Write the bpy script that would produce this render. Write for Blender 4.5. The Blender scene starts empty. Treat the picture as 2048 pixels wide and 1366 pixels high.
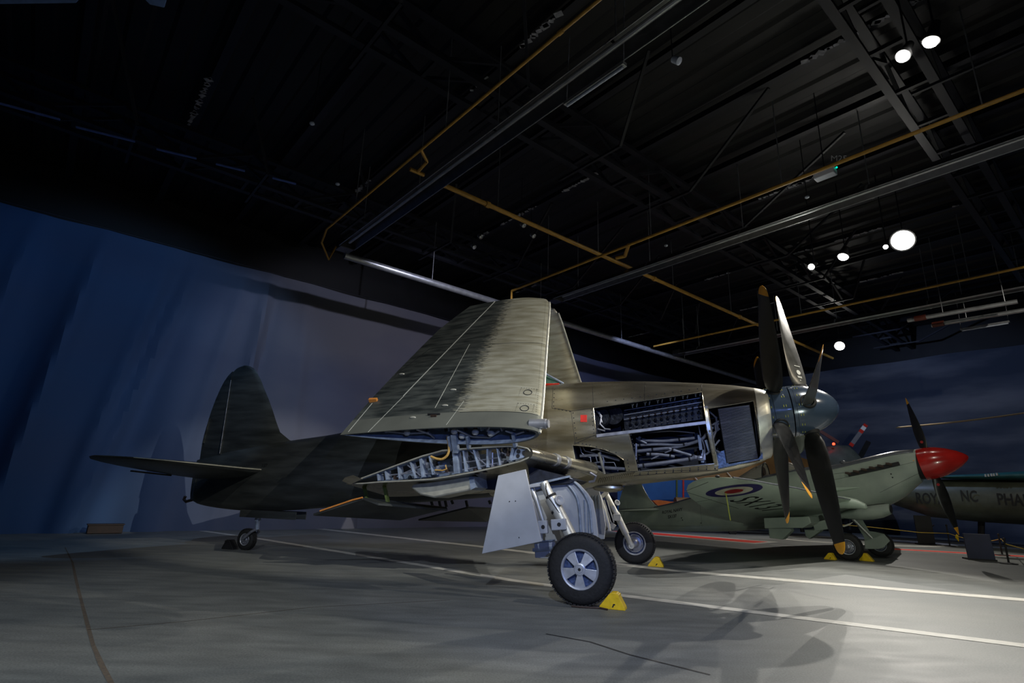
import bpy, bmesh, math, random
from math import sin, cos, pi, radians, sqrt, atan2
from mathutils import Vector, Matrix
random.seed(7)
S = bpy.context.scene
COL = S.collection
# ------------------------------------------------------------------ camera
F, TILT, ROLL, CAMH = 1100.0, 0.2725, 0.031, 1.35
cam = bpy.data.cameras.new('camera'); cam.sensor_width = 36; cam.lens = 36 * F / 2048
cam.clip_start = 0.05; cam.clip_end = 300
co = bpy.data.objects.new('camera', cam); COL.objects.link(co); S.camera = co
_R = Vector((1, 0, 0)); FW = Vector((0, cos(TILT), sin(TILT))); _U = Vector((0, -sin(TILT), cos(TILT)))
RR = _R * cos(ROLL) + _U * sin(ROLL); UU = _U * cos(ROLL) - _R * sin(ROLL)
CP = Vector((0, 0, CAMH))
co.matrix_world = Matrix(((RR.x, UU.x, -FW.x, 0), (RR.y, UU.y, -FW.y, 0), (RR.z, UU.z, -FW.z, CAMH), (0, 0, 0, 1)))
S.view_settings.view_transform = 'Standard'; S.view_settings.look = 'None'
S.view_settings.exposure = 0.0; S.view_settings.gamma = 1.0; S.view_settings.use_curve_mapping = False
# ------------------------------------------------------------------ world: a closed hall, almost no ambient
W = bpy.data.worlds.new('world'); S.world = W; W.use_nodes = True
W.node_tree.nodes['Background'].inputs[0].default_value = (0.10, 0.16, 0.42, 1)
W.node_tree.nodes['Background'].inputs[1].default_value = 0.012

# ---- survey helpers: a bearing from the tripod meets a known plane of the hall
def ray(x, y): return FW + (x - 1024) / F * RR + (683 - y) / F * UU
def at_z(x, y, z=0.0):
    r = ray(x, y); return CP + r * ((z - CAMH) / r.z)
def at_plane(x, y, p, n):
    r = ray(x, y); return CP + r * ((p - CP).dot(n) / r.dot(n))
class Frame:
    """local axes of an aircraft: x to the nose, y to port, z up"""
    def __init__(s, o, deg):
        s.o = Vector(o); s.a = radians(deg); s.d = Vector((cos(s.a), sin(s.a), 0)); s.p = Vector((-sin(s.a), cos(s.a), 0))
    def loc(s, P): q = P - s.o; return Vector((q.dot(s.d), q.dot(s.p), q.z))
    def glob(s, l): return s.o + s.d * l[0] + s.p * l[1] + Vector((0, 0, l[2]))
    def dirv(s, v): return s.d * v[0] + s.p * v[1] + Vector((0, 0, v[2]))
    def at(s, x, y, py): return s.loc(at_plane(x, y, s.o + s.p * py, s.p))
    def atz(s, x, y, z): return s.loc(at_z(x, y, z))
WY = Frame((1.92, 10.271, 0), -20.2)
SF = Frame((9.662, 15.658, 0), -45.0)
HA = radians(40.0); HX = Vector((cos(HA), sin(HA), 0)); HY = Vector((-sin(HA), cos(HA), 0))
def hall(a, b, z=0.0): return HX * a + HY * b + Vector((0, 0, z))

# ------------------------------------------------------------------ lights
def spot(name, loc, target, power, size_deg, color=(1, 1, 1), radius=0.035, blend=0.35):
    l = bpy.data.lights.new(name, 'SPOT'); l.energy = power; l.color = color
    l.spot_size = radians(size_deg); l.spot_blend = blend; l.shadow_soft_size = radius
    o = bpy.data.objects.new(name, l); COL.objects.link(o); o.location = loc
    o.rotation_euler = (Vector(target) - Vector(loc)).to_track_quat('-Z', 'Y').to_euler()
    return o
WARM = (1.0, 0.95, 0.86); COOL = (0.62, 0.72, 1.0); BLUE = (0.12, 0.3, 1.0)
spot('lamp_and_fill_light', (10.1, 13.1, 7.8), (4.2, 10.2, 0), 2000, 80, WARM)
spot('lamp_and_fill_light', (9.25, 14.3, 7.8), (3.2, 8.4, 0), 1700, 66, WARM)
spot('lamp_and_fill_light', (8.8, 15.0, 7.8), (0.0, 8.0, 0), 600, 100, WARM)
spot('lamp_and_fill_light', (6.0, 7.15, 7.8), (3.0, 8.5, 0), 550, 85, WARM)
spot('lamp_and_fill_light', (6.4, 7.0, 7.8), (7.0, 11.5, 0), 350, 80, WARM)
spot('lamp_and_fill_light', hall(16.5, -1.5, 8.0), (17.0, 22.0, 1.5), 700, 60, (1.0, 0.95, 0.8))  # unseen spot added to brighten the dark olive fuselage
spot('lamp_and_fill_light', (14.6, 23.5, 7.8), (10, 18, 0), 1300, 90, WARM)
spot('lamp_and_fill_light', hall(5.0, -4.0, 8.1), WY.glob((-1.6, -2.0, 3.6)), 4600, 26, (1, .96, .84))
spot('lamp_and_fill_light', hall(9.2, -4.5, 8.1), WY.glob((1.5, -1, 2.6)), 900, 24, (1, .85, .62))
spot('lamp_and_fill_light', hall(-3.5, -3.0, 8.1), (-0.6, 4.4, 0), 3000, 54, (0.80, 0.88, 1.0))
spot('lamp_and_fill_light', hall(-6.5, 2.0, 8.1), (-4.5, 6.0, 0), 800, 52, (0.95, 0.98, 0.90))
spot('lamp_and_fill_light', (1.6, -1.2, 3.4), WY.glob((-0.6, -2, 1.9)), 560, 46, (0.20, 0.34, 1.0))
spot('lamp_and_fill_light', (4.5, -1.0, 1.0), SF.glob((-0.8, -1.0, 1.6)), 1000, 40, (0.9, 1.0, 0.85), 0.3)  # unseen low spot added to brighten the pale green wing's underside
spot('wash_light', hall(2.0, 12.0, 8.1), hall(1.0, 20, 2.5), 420, 100, (0.35, 0.6, 1.0))
spot('wash_light', hall(9.0, 11.0, 8.1), hall(10, 20, 3.5), 560, 95, (0.78, 0.80, 1.0))
spot('wash_light', hall(19.0, 12.0, 8.1), hall(22, 20, 3.0), 420, 95, (0.5, 0.6, 1.0))
spot('wash_light', hall(26.0, -2.0, 8.1), hall(34, -5, 3.5), 1100, 110, (0.5, 0.68, 1.0))
spot('wash_light', hall(26.0, 8.0, 8.1), hall(34, 8, 3.5), 500, 110, (0.45, 0.6, 1.0))
spot('wash_light', (9.0, 18.5, 8.0), (8.0, 25.0, 1.8), 900, 50, (0.8, 0.85, 1.0))  # added wash that brightens the blue wall panel

# ------------------------------------------------------------------ materials
def new_mat(name):
    m = bpy.data.materials.new(name); m.use_nodes = True
    nt = m.node_tree; b = nt.nodes['Principled BSDF']; return m, nt, b
def mat(name, c, rough=0.5, metal=0.0, var=0.12, scale=6.0, bump=0.0, stretch=(1, 1, 1), c2=None, emit=None, es=0, rvar=0.1, coat=0, alpha=1):
    m, nt, b = new_mat(name); N = nt.nodes; Lk = nt.links
    b.inputs['Metallic'].default_value = metal; b.inputs['Roughness'].default_value = rough
    if coat: b.inputs['Coat Weight'].default_value = coat
    if alpha < 1: b.inputs['Alpha'].default_value = alpha
    tc = N.new('ShaderNodeTexCoord'); mp = N.new('ShaderNodeMapping'); mp.inputs['Scale'].default_value = stretch
    Lk.new(tc.outputs['Object'], mp.inputs[0])
    nz = N.new('ShaderNodeTexNoise'); nz.inputs['Scale'].default_value = scale; nz.inputs['Detail'].default_value = 5
    Lk.new(mp.outputs[0], nz.inputs['Vector'])
    cr = N.new('ShaderNodeValToRGB'); cr.color_ramp.elements[0].position = 0.32; cr.color_ramp.elements[1].position = 0.7
    ca = tuple(v * (1 - var) for v in c); cb = c2 if c2 else tuple(min(1, v * (1 + var)) for v in c)
    cr.color_ramp.elements[0].color = (*ca, 1); cr.color_ramp.elements[1].color = (*cb, 1)
    Lk.new(nz.outputs['Fac'], cr.inputs[0]); Lk.new(cr.outputs[0], b.inputs['Base Color'])
    if rvar:
        mr = N.new('ShaderNodeMapRange'); mr.inputs[3].default_value = max(0.03, rough - rvar); mr.inputs[4].default_value = min(1, rough + rvar)
        Lk.new(nz.outputs['Fac'], mr.inputs[0]); Lk.new(mr.outputs[0], b.inputs['Roughness'])
    if bump:
        bp = N.new('ShaderNodeBump'); bp.inputs['Strength'].default_value = bump; bp.inputs['Distance'].default_value = 0.02
        Lk.new(nz.outputs['Fac'], bp.inputs['Height']); Lk.new(bp.outputs[0], b.inputs['Normal'])
    if emit: b.inputs['Emission Color'].default_value = (*emit, 1); b.inputs['Emission Strength'].default_value = es
    return m
M = {}
M['skin'] = mat('bare_aluminium', (0.42, 0.37, 0.25), 0.27, 0.9, 0.25, 1.6, 0.05, (0.5, 1, 3.2), (0.66, 0.62, 0.50))
M['skin_dark'] = mat('unlit_grey_paint', (0.045, 0.05, 0.05), 0.42, 0.25, 0.4, 3, 0.03, (0.35, 1, 2.5))  # grey kept dark: the unlit rear is put into the colour
M['polish'] = mat('polished_metal', (0.55, 0.52, 0.42), 0.26, 0.9, 0.15, 4, 0.03)
M['edge'] = mat('pale_metal_edge', (0.55, 0.54, 0.46), 0.4, 0.5, 0.12, 9)
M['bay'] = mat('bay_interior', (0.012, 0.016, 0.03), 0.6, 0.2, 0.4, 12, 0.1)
M['engine'] = mat('engine_black', (0.016, 0.018, 0.024), 0.35, 0.5, 0.4, 20, 0.2)
M['pipe'] = mat('pipe_grey', (0.30, 0.31, 0.36), 0.34, 0.6, 0.2, 9)
M['primer'] = mat('blue_grey_primer', (0.22, 0.27, 0.36), 0.5, 0.2, 0.3, 9, 0.05)
M['chrome'] = mat('oleo_silver', (0.52, 0.52, 0.49), 0.38, 0.35, 0.12, 9)
M['doorgrey'] = mat('door_grey_paint', (0.36, 0.38, 0.42), 0.55, 0.0, 0.08, 4, 0.02)
M['spinner'] = mat('spinner_blue_grey', (0.045, 0.068, 0.11), 0.2, 0.15, 0.08, 3, coat=0.5)
M['blade'] = mat('blade_black', (0.013, 0.013, 0.013), 0.38, 0.0, 0.3, 7)
M['bladegrey'] = mat('blade_grey', (0.09, 0.09, 0.085), 0.33, 0.3, 0.25, 7)
M['yellow'] = mat('tip_yellow', (0.75, 0.34, 0.02), 0.5, 0, 0.1, 8)
M['rubber'] = mat('tyre_rubber', (0.012, 0.012, 0.013), 0.72, 0, 0.35, 25, 0.25)
M['rim'] = mat('rim_silver', (0.5, 0.52, 0.58), 0.38, 0.4, 0.12, 12, 0.05)
M['rimblue'] = mat('wheel_inner_blue', (0.05, 0.08, 0.19), 0.5, 0.2, 0.5, 30)
M['chock'] = mat('chock_yellow', (0.85, 0.56, 0.01), 0.45, 0, 0.12, 14, 0.06)
M['black'] = mat('matt_black', (0.008, 0.008, 0.010), 0.7, 0, 0.3, 8)
M['red'] = mat('red_paint', (0.55, 0.02, 0.01), 0.4, 0, 0.15, 8)
M['gloss_red'] = mat('gloss_red_spinner', (0.42, 0.015, 0.012), 0.22, 0, 0.15, 3, coat=0.6)
M['orange'] = mat('orange_tape', (0.6, 0.22, 0.04), 0.6, 0, 0.12, 8)
M['hose'] = mat('tan_hose', (0.45, 0.27, 0.07), 0.55, 0, 0.25, 40, 0.2)
M['brown'] = mat('rust_brown', (0.05, 0.03, 0.022), 0.6, 0.2, 0.3, 30)
M['green'] = mat('seafire_green', (0.30, 0.355, 0.31), 0.42, 0, 0.12, 2.2, 0.02, c2=(0.35, 0.40, 0.34))
M['greenlt'] = mat('wing_pale_green', (0.42, 0.51, 0.42), 0.4, 0, 0.1, 1.8, 0.02)
M['topgrey'] = mat('top_grey_gloss', (0.13, 0.14, 0.16), 0.22, 0.1, 0.2, 2.5, coat=0.4)
M['roblue'] = mat('roundel_blue', (0.025, 0.02, 0.12), 0.4, 0, 0.08)
M['rowhite'] = mat('roundel_white', (0.55, 0.55, 0.42), 0.4, 0, 0.06)
M['rored'] = mat('roundel_red', (0.33, 0.01, 0.012), 0.4, 0, 0.08)
M['ink'] = mat('black_lettering', (0.008, 0.009, 0.010), 0.5, 0, 0.1)
M['white'] = mat('white_marking', (0.7, 0.7, 0.66), 0.6, 0, 0.08)
M['olive'] = mat('dark_olive', (0.09, 0.10, 0.075), 0.45, 0, 0.2, 3)
M['heliteal'] = mat('dark_teal', (0.02, 0.11, 0.12), 0.4, 0, 0.2, 3)
M['navy'] = mat('navy_board', (0.012, 0.016, 0.045), 0.5, 0, 0.15, 3)
M['bluewall'] = mat('blue_lit_wall', (0.02, 0.12, 0.36), 0.6, 0, 0.2, 1.0)  # stands in for the corner wall, its blue light put into the colour
M['ochre'] = mat('ochre_fabric', (0.22, 0.12, 0.04), 0.6, 0, 0.2, 2)
M['pipeyellow'] = mat('gas_pipe_ochre', (0.50, 0.27, 0.045), 0.5, 0, 0.15, 6)
M['galv'] = mat('galvanised', (0.42, 0.43, 0.46), 0.38, 0.7, 0.15, 6)
M['heater'] = mat('heater_reflector', (0.11, 0.11, 0.12), 0.32, 0.8, 0.2, 5)
M['roof'] = mat('roof_navy_black', (0.003, 0.0034, 0.006), 0.6, 0, 0.3, 2)
M['steel'] = mat('roof_steel', (0.008, 0.009, 0.017), 0.55, 0.1, 0.3, 4)
M['dust'] = mat('dusty_ledge', (0.28, 0.28, 0.32), 0.9, 0, 0.5, 9)
M['wood'] = mat('brown_wood', (0.03, 0.015, 0.01), 0.6, 0, 0.3, 12)
M['lampbody'] = mat('lamp_body', (0.02, 0.02, 0.022), 0.5, 0.3)
M['rope'] = mat('rope_yellow', (0.5, 0.33, 0.04), 0.7, 0, 0.1, 20)
M['strap'] = mat('strap_lime', (0.45, 0.48, 0.05), 0.6, 0, 0.1, 20)
M['grbracket'] = mat('bracket_olive_green', (0.12, 0.16, 0.04), 0.5, 0, 0.2, 9)
def glow(name, c, s):
    m, nt, b = new_mat(name); b.inputs['Base Color'].default_value = (*c, 1)
    b.inputs['Emission Color'].default_value = (*c, 1); b.inputs['Emission Strength'].default_value = s; return m
M['glow'] = glow('lamp_glow', (1, 0.97, 0.88), 60); M['redglow'] = glow('red_indicator', (1, 0.03, 0.01), 8)
M['greenglow'] = glow('green_indicator', (0.0, 0.7, 0.35), 2); M['tube_off'] = mat('fluorescent_white', (0.6, 0.66, 0.8), 0.4, 0, 0.05)
def glass(name, c, alpha=0.35, rough=0.08):
    m, nt, b = new_mat(name); b.inputs['Base Color'].default_value = (*c, 1); b.inputs['Roughness'].default_value = rough
    b.inputs['Alpha'].default_value = alpha; b.inputs['Specular IOR Level'].default_value = 0.8
    tc = nt.nodes.new('ShaderNodeTexCoord'); nz = nt.nodes.new('ShaderNodeTexNoise'); nz.inputs['Scale'].default_value = 4
    mr = nt.nodes.new('ShaderNodeMapRange'); mr.inputs[3].default_value = rough; mr.inputs[4].default_value = rough + 0.15
    nt.links.new(tc.outputs['Object'], nz.inputs[0]); nt.links.new(nz.outputs[0], mr.inputs[0]); nt.links.new(mr.outputs[0], b.inputs['Roughness']); return m
M['canopy'] = glass('canopy_perspex', (0.35, 0.34, 0.30), 0.55); M['canopygreen'] = glass('canopy_green', (0.05, 0.12, 0.09), 0.8)

def floor_mat():
    m, nt, b = new_mat('painted_deck_floor'); N = nt.nodes; Lk = nt.links
    tc = N.new('ShaderNodeTexCoord')
    def noise(sc, det, st=(1, 1, 1)):
        mp = N.new('ShaderNodeMapping'); mp.inputs['Scale'].default_value = st; Lk.new(tc.outputs['Object'], mp.inputs[0])
        n = N.new('ShaderNodeTexNoise'); n.inputs['Scale'].default_value = sc; n.inputs['Detail'].default_value = det; Lk.new(mp.outputs[0], n.inputs['Vector']); return n
    n1 = noise(0.35, 6); n2 = noise(60, 3); n3 = noise(3.0, 8, (0.5, 1.6, 1))
    cr = N.new('ShaderNodeValToRGB'); cr.color_ramp.elements[0].color = (0.115, 0.125, 0.125, 1); cr.color_ramp.elements[1].color = (0.17, 0.175, 0.165, 1)
    cr.color_ramp.elements[0].position = 0.35; cr.color_ramp.elements[1].position = 0.65; Lk.new(n1.outputs[0], cr.inputs[0])
    mx = N.new('ShaderNodeMix'); mx.data_type = 'RGBA'; mx.blend_type = 'OVERLAY'; mx.inputs[0].default_value = 0.45
    Lk.new(cr.outputs[0], mx.inputs[6]); Lk.new(n3.outputs[0], mx.inputs[7])
    mx2 = N.new('ShaderNodeMix'); mx2.data_type = 'RGBA'; mx2.blend_type = 'OVERLAY'; mx2.inputs[0].default_value = 0.6
    Lk.new(mx.outputs[2], mx2.inputs[6]); Lk.new(n2.outputs[0], mx2.inputs[7]); Lk.new(mx2.outputs[2], b.inputs['Base Color'])
    b.inputs['Roughness'].default_value = 0.62
    mr = N.new('ShaderNodeMapRange'); mr.inputs[3].default_value = 0.45; mr.inputs[4].default_value = 0.75; Lk.new(n3.outputs[0], mr.inputs[0]); Lk.new(mr.outputs[0], b.inputs['Roughness'])
    bp = N.new('ShaderNodeBump'); bp.inputs['Strength'].default_value = 0.25; bp.inputs['Distance'].default_value = 0.004
    Lk.new(n2.outputs[0], bp.inputs['Height']); Lk.new(bp.outputs[0], b.inputs['Normal']); return m
M['floor'] = floor_mat()
M['line'] = mat('white_line_paint', (0.50, 0.49, 0.45), 0.6, 0, 0.18, 5, 0.03)
M['redline'] = mat('red_line_paint', (0.75, 0.05, 0.03), 0.6, 0, 0.15, 5)
M['joint'] = mat('worn_floor_joint', (0.30, 0.23, 0.16), 0.9, 0, 0.6, 30, c2=(0.06, 0.05, 0.045))

def mural_mat(name, stops, axis_dir, a0, a1, zscale=0.35, cloud=(0.30, 0.33, 0.42), camt=0.5, seed=0.0):
    """printed sky and wall lighting: colour changes along the cloth, with soft cloud bands"""
    m, nt, b = new_mat(name); N = nt.nodes; Lk = nt.links
    g = N.new('ShaderNodeTexCoord'); d = N.new('ShaderNodeVectorMath'); d.operation = 'DOT_PRODUCT'
    d.inputs[1].default_value = axis_dir; Lk.new(g.outputs['Object'], d.inputs[0])
    mr = N.new('ShaderNodeMapRange'); mr.inputs[1].default_value = a0; mr.inputs[2].default_value = a1; Lk.new(d.outputs['Value'], mr.inputs[0])
    cr = N.new('ShaderNodeValToRGB'); el = cr.color_ramp.elements
    while len(el) < len(stops): el.new(0.5)
    for e, (p, c) in zip(el, stops): e.position = p; e.color = (*c, 1)
    Lk.new(mr.outputs[0], cr.inputs[0])
    mp = N.new('ShaderNodeMapping'); mp.inputs['Scale'].default_value = (0.12, 0.12, zscale); mp.inputs['Location'].default_value = (seed, 0, 0)
    Lk.new(g.outputs['Object'], mp.inputs[0])
    nz = N.new('ShaderNodeTexNoise'); nz.inputs['Scale'].default_value = 1.4; nz.inputs['Detail'].default_value = 5; Lk.new(mp.outputs[0], nz.inputs['Vector'])
    c2 = N.new('ShaderNodeValToRGB'); c2.color_ramp.elements[0].position = 0.42; c2.color_ramp.elements[1].position = 0.72
    c2.color_ramp.elements[0].color = (0, 0, 0, 1); c2.color_ramp.elements[1].color = (camt, camt, camt, 1); Lk.new(nz.outputs[0], c2.inputs[0])
    mx = N.new('ShaderNodeMix'); mx.data_type = 'RGBA'; Lk.new(c2.outputs[0], mx.inputs[0]); Lk.new(cr.outputs[0], mx.inputs[6]); mx.inputs[7].default_value = (*cloud, 1)
    Lk.new(mx.outputs[2], b.inputs['Base Color']); b.inputs['Roughness'].default_value = 0.85; return m
M['curtain'] = mural_mat('sky_cloth_with_light', [(0, (0.02, 0.07, 0.19)), (0.12, (0.045, 0.10, 0.22)), (0.25, (0.17, 0.18, 0.23)), (0.45, (0.22, 0.205, 0.235)), (0.8, (0.13, 0.14, 0.22)), (1, (0.06, 0.07, 0.14))], HX, -2, 30, 0.3, (0.06, 0.08, 0.16), 0.5)  # stops also paint the fall of light along the cloth
M['mural'] = mural_mat('printed_storm_sky', [(0, (0.09, 0.14, 0.22)), (0.35, (0.06, 0.08, 0.12)), (1, (0.03, 0.04, 0.07))], HY, -6, 10, 0.5, (0.24, 0.25, 0.29), 0.65, 3.0)

def panel_mat():
    """folded wing skin: uv = (chord position, span position) in metres"""
    m, nt, b = new_mat('worn_wing_skin'); N = nt.nodes; Lk = nt.links
    uv = N.new('ShaderNodeUVMap'); sp = N.new('ShaderNodeSeparateXYZ'); Lk.new(uv.outputs[0], sp.inputs[0])
    def noise(sc, st, det=6):
        mp = N.new('ShaderNodeMapping'); mp.inputs['Scale'].default_value = st; Lk.new(uv.outputs[0], mp.inputs[0])
        n = N.new('ShaderNodeTexNoise'); n.inputs['Scale'].default_value = sc; n.inputs['Detail'].default_value = det; Lk.new(mp.outputs[0], n.inputs['Vector']); return n
    def math2(op, a, bb):
        q = N.new('ShaderNodeMath'); q.operation = op
        for i, v in enumerate((a, bb)):
            if isinstance(v, (int, float)): q.inputs[i].default_value = v
            else: Lk.new(v, q.inputs[i])
        return q.outputs[0]
    st = noise(2.2, (1.0, 5.5, 1), 9); fine = noise(7, (1.2, 9, 1), 3); blot = noise(1.1, (1, 1, 1), 6)
    crd = N.new('ShaderNodeValToRGB'); crd.color_ramp.elements[0].position = 0.36; crd.color_ramp.elements[1].position = 0.75
    crd.color_ramp.elements[0].color = (0.035, 0.042, 0.042, 1); crd.color_ramp.elements[1].color = (0.15, 0.165, 0.15, 1); Lk.new(st.outputs[0], crd.inputs[0])
    crl = N.new('ShaderNodeValToRGB'); crl.color_ramp.elements[0].position = 0.25; crl.color_ramp.elements[1].position = 0.7
    crl.color_ramp.elements[0].color = (0.30, 0.28, 0.18, 1); crl.color_ramp.elements[1].color = (0.60, 0.59, 0.48, 1); Lk.new(st.outputs[0], crl.inputs[0])
    jit = math2('MULTIPLY', math2('SUBTRACT', fine.outputs[0], 0.5), 0.9)
    edge = math2('ADD', sp.outputs[0], jit)
    k = N.new('ShaderNodeMapRange'); k.inputs[1].default_value = -2.12; k.inputs[2].default_value = -1.90; Lk.new(edge, k.inputs[0])
    k2 = N.new('ShaderNodeMapRange'); k2.inputs[1].default_value = 0.33; k2.inputs[2].default_value = 0.35; Lk.new(sp.outputs[1], k2.inputs[0])
    msk = math2('MULTIPLY', k.outputs[0], k2.outputs[0])
    # bare strip at the root: mid grey
    mid = N.new('ShaderNodeMix'); mid.data_type = 'RGBA'; mid.inputs[6].default_value = (0.20, 0.21, 0.18, 1)
    Lk.new(crd.outputs[0], mid.inputs[7]); Lk.new(k2.outputs[0], mid.inputs[0])
    mx = N.new('ShaderNodeMix'); mx.data_type = 'RGBA'; Lk.new(msk, mx.inputs[0]); Lk.new(mid.outputs[2], mx.inputs[6]); Lk.new(crl.outputs[0], mx.inputs[7])
    bl = N.new('ShaderNodeMix'); bl.data_type = 'RGBA'; bl.blend_type = 'MULTIPLY'; bl.inputs[0].default_value = 0.6
    Lk.new(mx.outputs[2], bl.inputs[6]); Lk.new(blot.outputs[0], bl.inputs[7]); Lk.new(bl.outputs[2], b.inputs['Base Color'])
    b.inputs['Metallic'].default_value = 0.35; b.inputs['Roughness'].default_value = 0.46
    bp = N.new('ShaderNodeBump'); bp.inputs['Strength'].default_value = 0.05; bp.inputs['Distance'].default_value = 0.01
    Lk.new(st.outputs[0], bp.inputs['Height']); Lk.new(bp.outputs[0], b.inputs['Normal']); return m
M['panel'] = panel_mat()

# ------------------------------------------------------------------ mesh helpers
class MB:
    def __init__(s): s.bm = bmesh.new()
    def face(s, vs):
        try: return s.bm.faces.new(vs)
        except ValueError: return None
    def poly(s, pts):
        return s.face([s.bm.verts.new(p) for p in pts])
    def loft(s, rings, closed=True, caps=True):
        vr = [[s.bm.verts.new(p) for p in r] for r in rings]; n = len(vr[0])
        for a, b in zip(vr, vr[1:]):
            for i in range(n if closed else n - 1):
                j = (i + 1) % n; s.face([a[i], a[j], b[j], b[i]])
        if caps:
            s.face(list(reversed(vr[0]))); s.face(vr[-1])
        return s
    def tube(s, pts, r, n=8, caps=True):
        pts = [Vector(p) for p in pts]; rs = r if isinstance(r, (list, tuple)) else [r] * len(pts)
        rings = []; prev = None
        for i, p in enumerate(pts):
            d = (pts[min(i + 1, len(pts) - 1)] - pts[max(i - 1, 0)]).normalized()
            if prev is None:
                u = d.cross(Vector((0, 0, 1)));
                if u.length < 0.05: u = d.cross(Vector((1, 0, 0)))
            else: u = prev - d * prev.dot(d)
            u.normalize(); prev = u; v = d.cross(u)
            rings.append([p + (u * cos(2 * pi * k / n) + v * sin(2 * pi * k / n)) * rs[i] for k in range(n)])
        return s.loft(rings, True, caps)
    def box(s, c, size, rot=None):
        c = Vector(c); h = Vector(size) / 2; R = rot if rot else Matrix.Identity(3)
        P = [c + R @ Vector((sx * h.x, sy * h.y, sz * h.z)) for sx in (-1, 1) for sy in (-1, 1) for sz in (-1, 1)]
        v = [s.bm.verts.new(p) for p in P]
        for f in ((0, 1, 3, 2), (4, 6, 7, 5), (0, 4, 5, 1), (2, 3, 7, 6), (0, 2, 6, 4), (1, 5, 7, 3)): s.face([v[i] for i in f])
        return s
    def bar(s, a, b, w, h, up=(0, 0, 1)):
        a = Vector(a); b = Vector(b); d = (b - a); L = d.length; d.normalize(); u = Vector(up); x = d.cross(u)
        if x.length < 1e-3: x = d.cross(Vector((1, 0, 0)))
        x.normalize(); u = x.cross(d)
        R = Matrix((d, x, u)).transposed(); return s.box((a + b) / 2, (L, w, h), R)
    def prism(s, pts, vec):
        """polygon extruded along vec"""
        vec = Vector(vec); a = [s.bm.verts.new(Vector(p)) for p in pts]; b = [s.bm.verts.new(Vector(p) + vec) for p in pts]; n = len(a)
        s.face(list(reversed(a))); s.face(b)
        for i in range(n): j = (i + 1) % n; s.face([a[i], a[j], b[j], b[i]])
        return s
    def lathe(s, o, ax, prof, n=40, caps=True):
        """prof = [(distance along axis, radius)]"""
        o = Vector(o); ax = Vector(ax).normalized(); u = ax.cross(Vector((0, 0, 1)));
        if u.length < 0.05: u = ax.cross(Vector((1, 0, 0)))
        u.normalize(); v = ax.cross(u)
        return s.loft([[o + ax * t + (u * cos(2 * pi * k / n) + v * sin(2 * pi * k / n)) * max(r, 1e-4) for k in range(n)] for t, r in prof], True, caps)
    def ball(s, c, r, n=10):
        c = Vector(c); sc = Vector(r) if not isinstance(r, (int, float)) else Vector((r, r, r))
        rings = [[c + Vector((sc.x * sin(a) * cos(2 * pi * k / n), sc.y * sin(a) * sin(2 * pi * k / n), sc.z * cos(a))) for k in range(n)] for a in [pi * (i + 0.02) / (n * 0.6 + 0.04) for i in range(int(n * 0.6) + 1)]]
        return s.loft(rings)
    def build(s, name, m, parent=None, smooth=True, label=None, bevel=0, sharp=35):
        bmesh.ops.recalc_face_normals(s.bm, faces=s.bm.faces)
        me = bpy.data.meshes.new(name); s.bm.to_mesh(me); s.bm.free()
        mm = m if isinstance(m, list) else [m]
        for q in mm: me.materials.append(q)
        if smooth:
            me.polygons.foreach_set('use_smooth', [True] * len(me.polygons))
            me.set_sharp_from_angle(angle=radians(sharp))
        o = bpy.data.objects.new(name, me); COL.objects.link(o)
        if parent: o.parent = parent
        if label: o['label'] = label
        if bevel:
            b = o.modifiers.new('bevel', 'BEVEL'); b.width = bevel; b.segments = 2; b.limit_method = 'ANGLE'
        return o
def tag(o, label=None, cat=None, group=None, kind=None):
    if label: o['label'] = label
    if cat: o['category'] = cat
    if group: o['group'] = group
    if kind: o['kind'] = kind
    return o
def empty(name, loc, deg=0):
    o = bpy.data.objects.new(name, None); COL.objects.link(o); o.location = loc; o.rotation_euler = (0, 0, radians(deg)); o.empty_display_size = 0.2; return o
def boolean(o, cutter_mb, m, name='cutter'):
    c = cutter_mb.build(name, m, None, smooth=False)
    if o.parent: c.parent = o.parent
    md = o.modifiers.new('cut', 'BOOLEAN'); md.object = c; md.operation = 'DIFFERENCE'; md.solver = 'EXACT'
    try: md.material_mode = 'TRANSFER'
    except Exception: pass
    dg = bpy.context.evaluated_depsgraph_get(); dg.update()
    me = bpy.data.meshes.new_from_object(o.evaluated_get(dg)); o.modifiers.remove(md)
    o.data = me; bpy.data.objects.remove(c)
    me.polygons.foreach_set('use_smooth', [True] * len(me.polygons)); me.set_sharp_from_angle(angle=radians(30))
def text(name, s, size, fn, m, parent=None, label=None, shear=0.0, width=None, bold=0.0, cuts=0):
    """lettering: flat outlines laid on a surface by fn(x, y) -> point"""
    cu = bpy.data.curves.new(name, 'FONT'); cu.body = s; cu.size = size; cu.offset = bold; cu.resolution_u = 3
    t = bpy.data.objects.new(name, cu); COL.objects.link(t)
    bpy.context.view_layer.update()
    me = bpy.data.meshes.new_from_object(t.evaluated_get(bpy.context.evaluated_depsgraph_get()))
    bpy.data.objects.remove(t)
    if cuts:
        bm = bmesh.new(); bm.from_mesh(me); bmesh.ops.subdivide_edges(bm, edges=[e for e in bm.edges if e.calc_length() > size * 0.2], cuts=cuts); bm.to_mesh(me); bm.free()
    w = max(v.co.x for v in me.vertices); k = (width / w) if width else 1.0
    for v in me.vertices: v.co = fn(v.co.x * k + shear * v.co.y, v.co.y)
    me.materials.clear(); me.materials.append(m)
    o = bpy.data.objects.new(name, me); COL.objects.link(o)
    if parent: o.parent = parent
    if label: o['label'] = label
    return o
def lerp(x, tab, i):
    if x <= tab[0][0]: return tab[0][i]
    for a, b in zip(tab, tab[1:]):
        if x <= b[0]:
            t = (x - a[0]) / (b[0] - a[0]); return a[i] + (b[i] - a[i]) * t
    return tab[-1][i]
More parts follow.
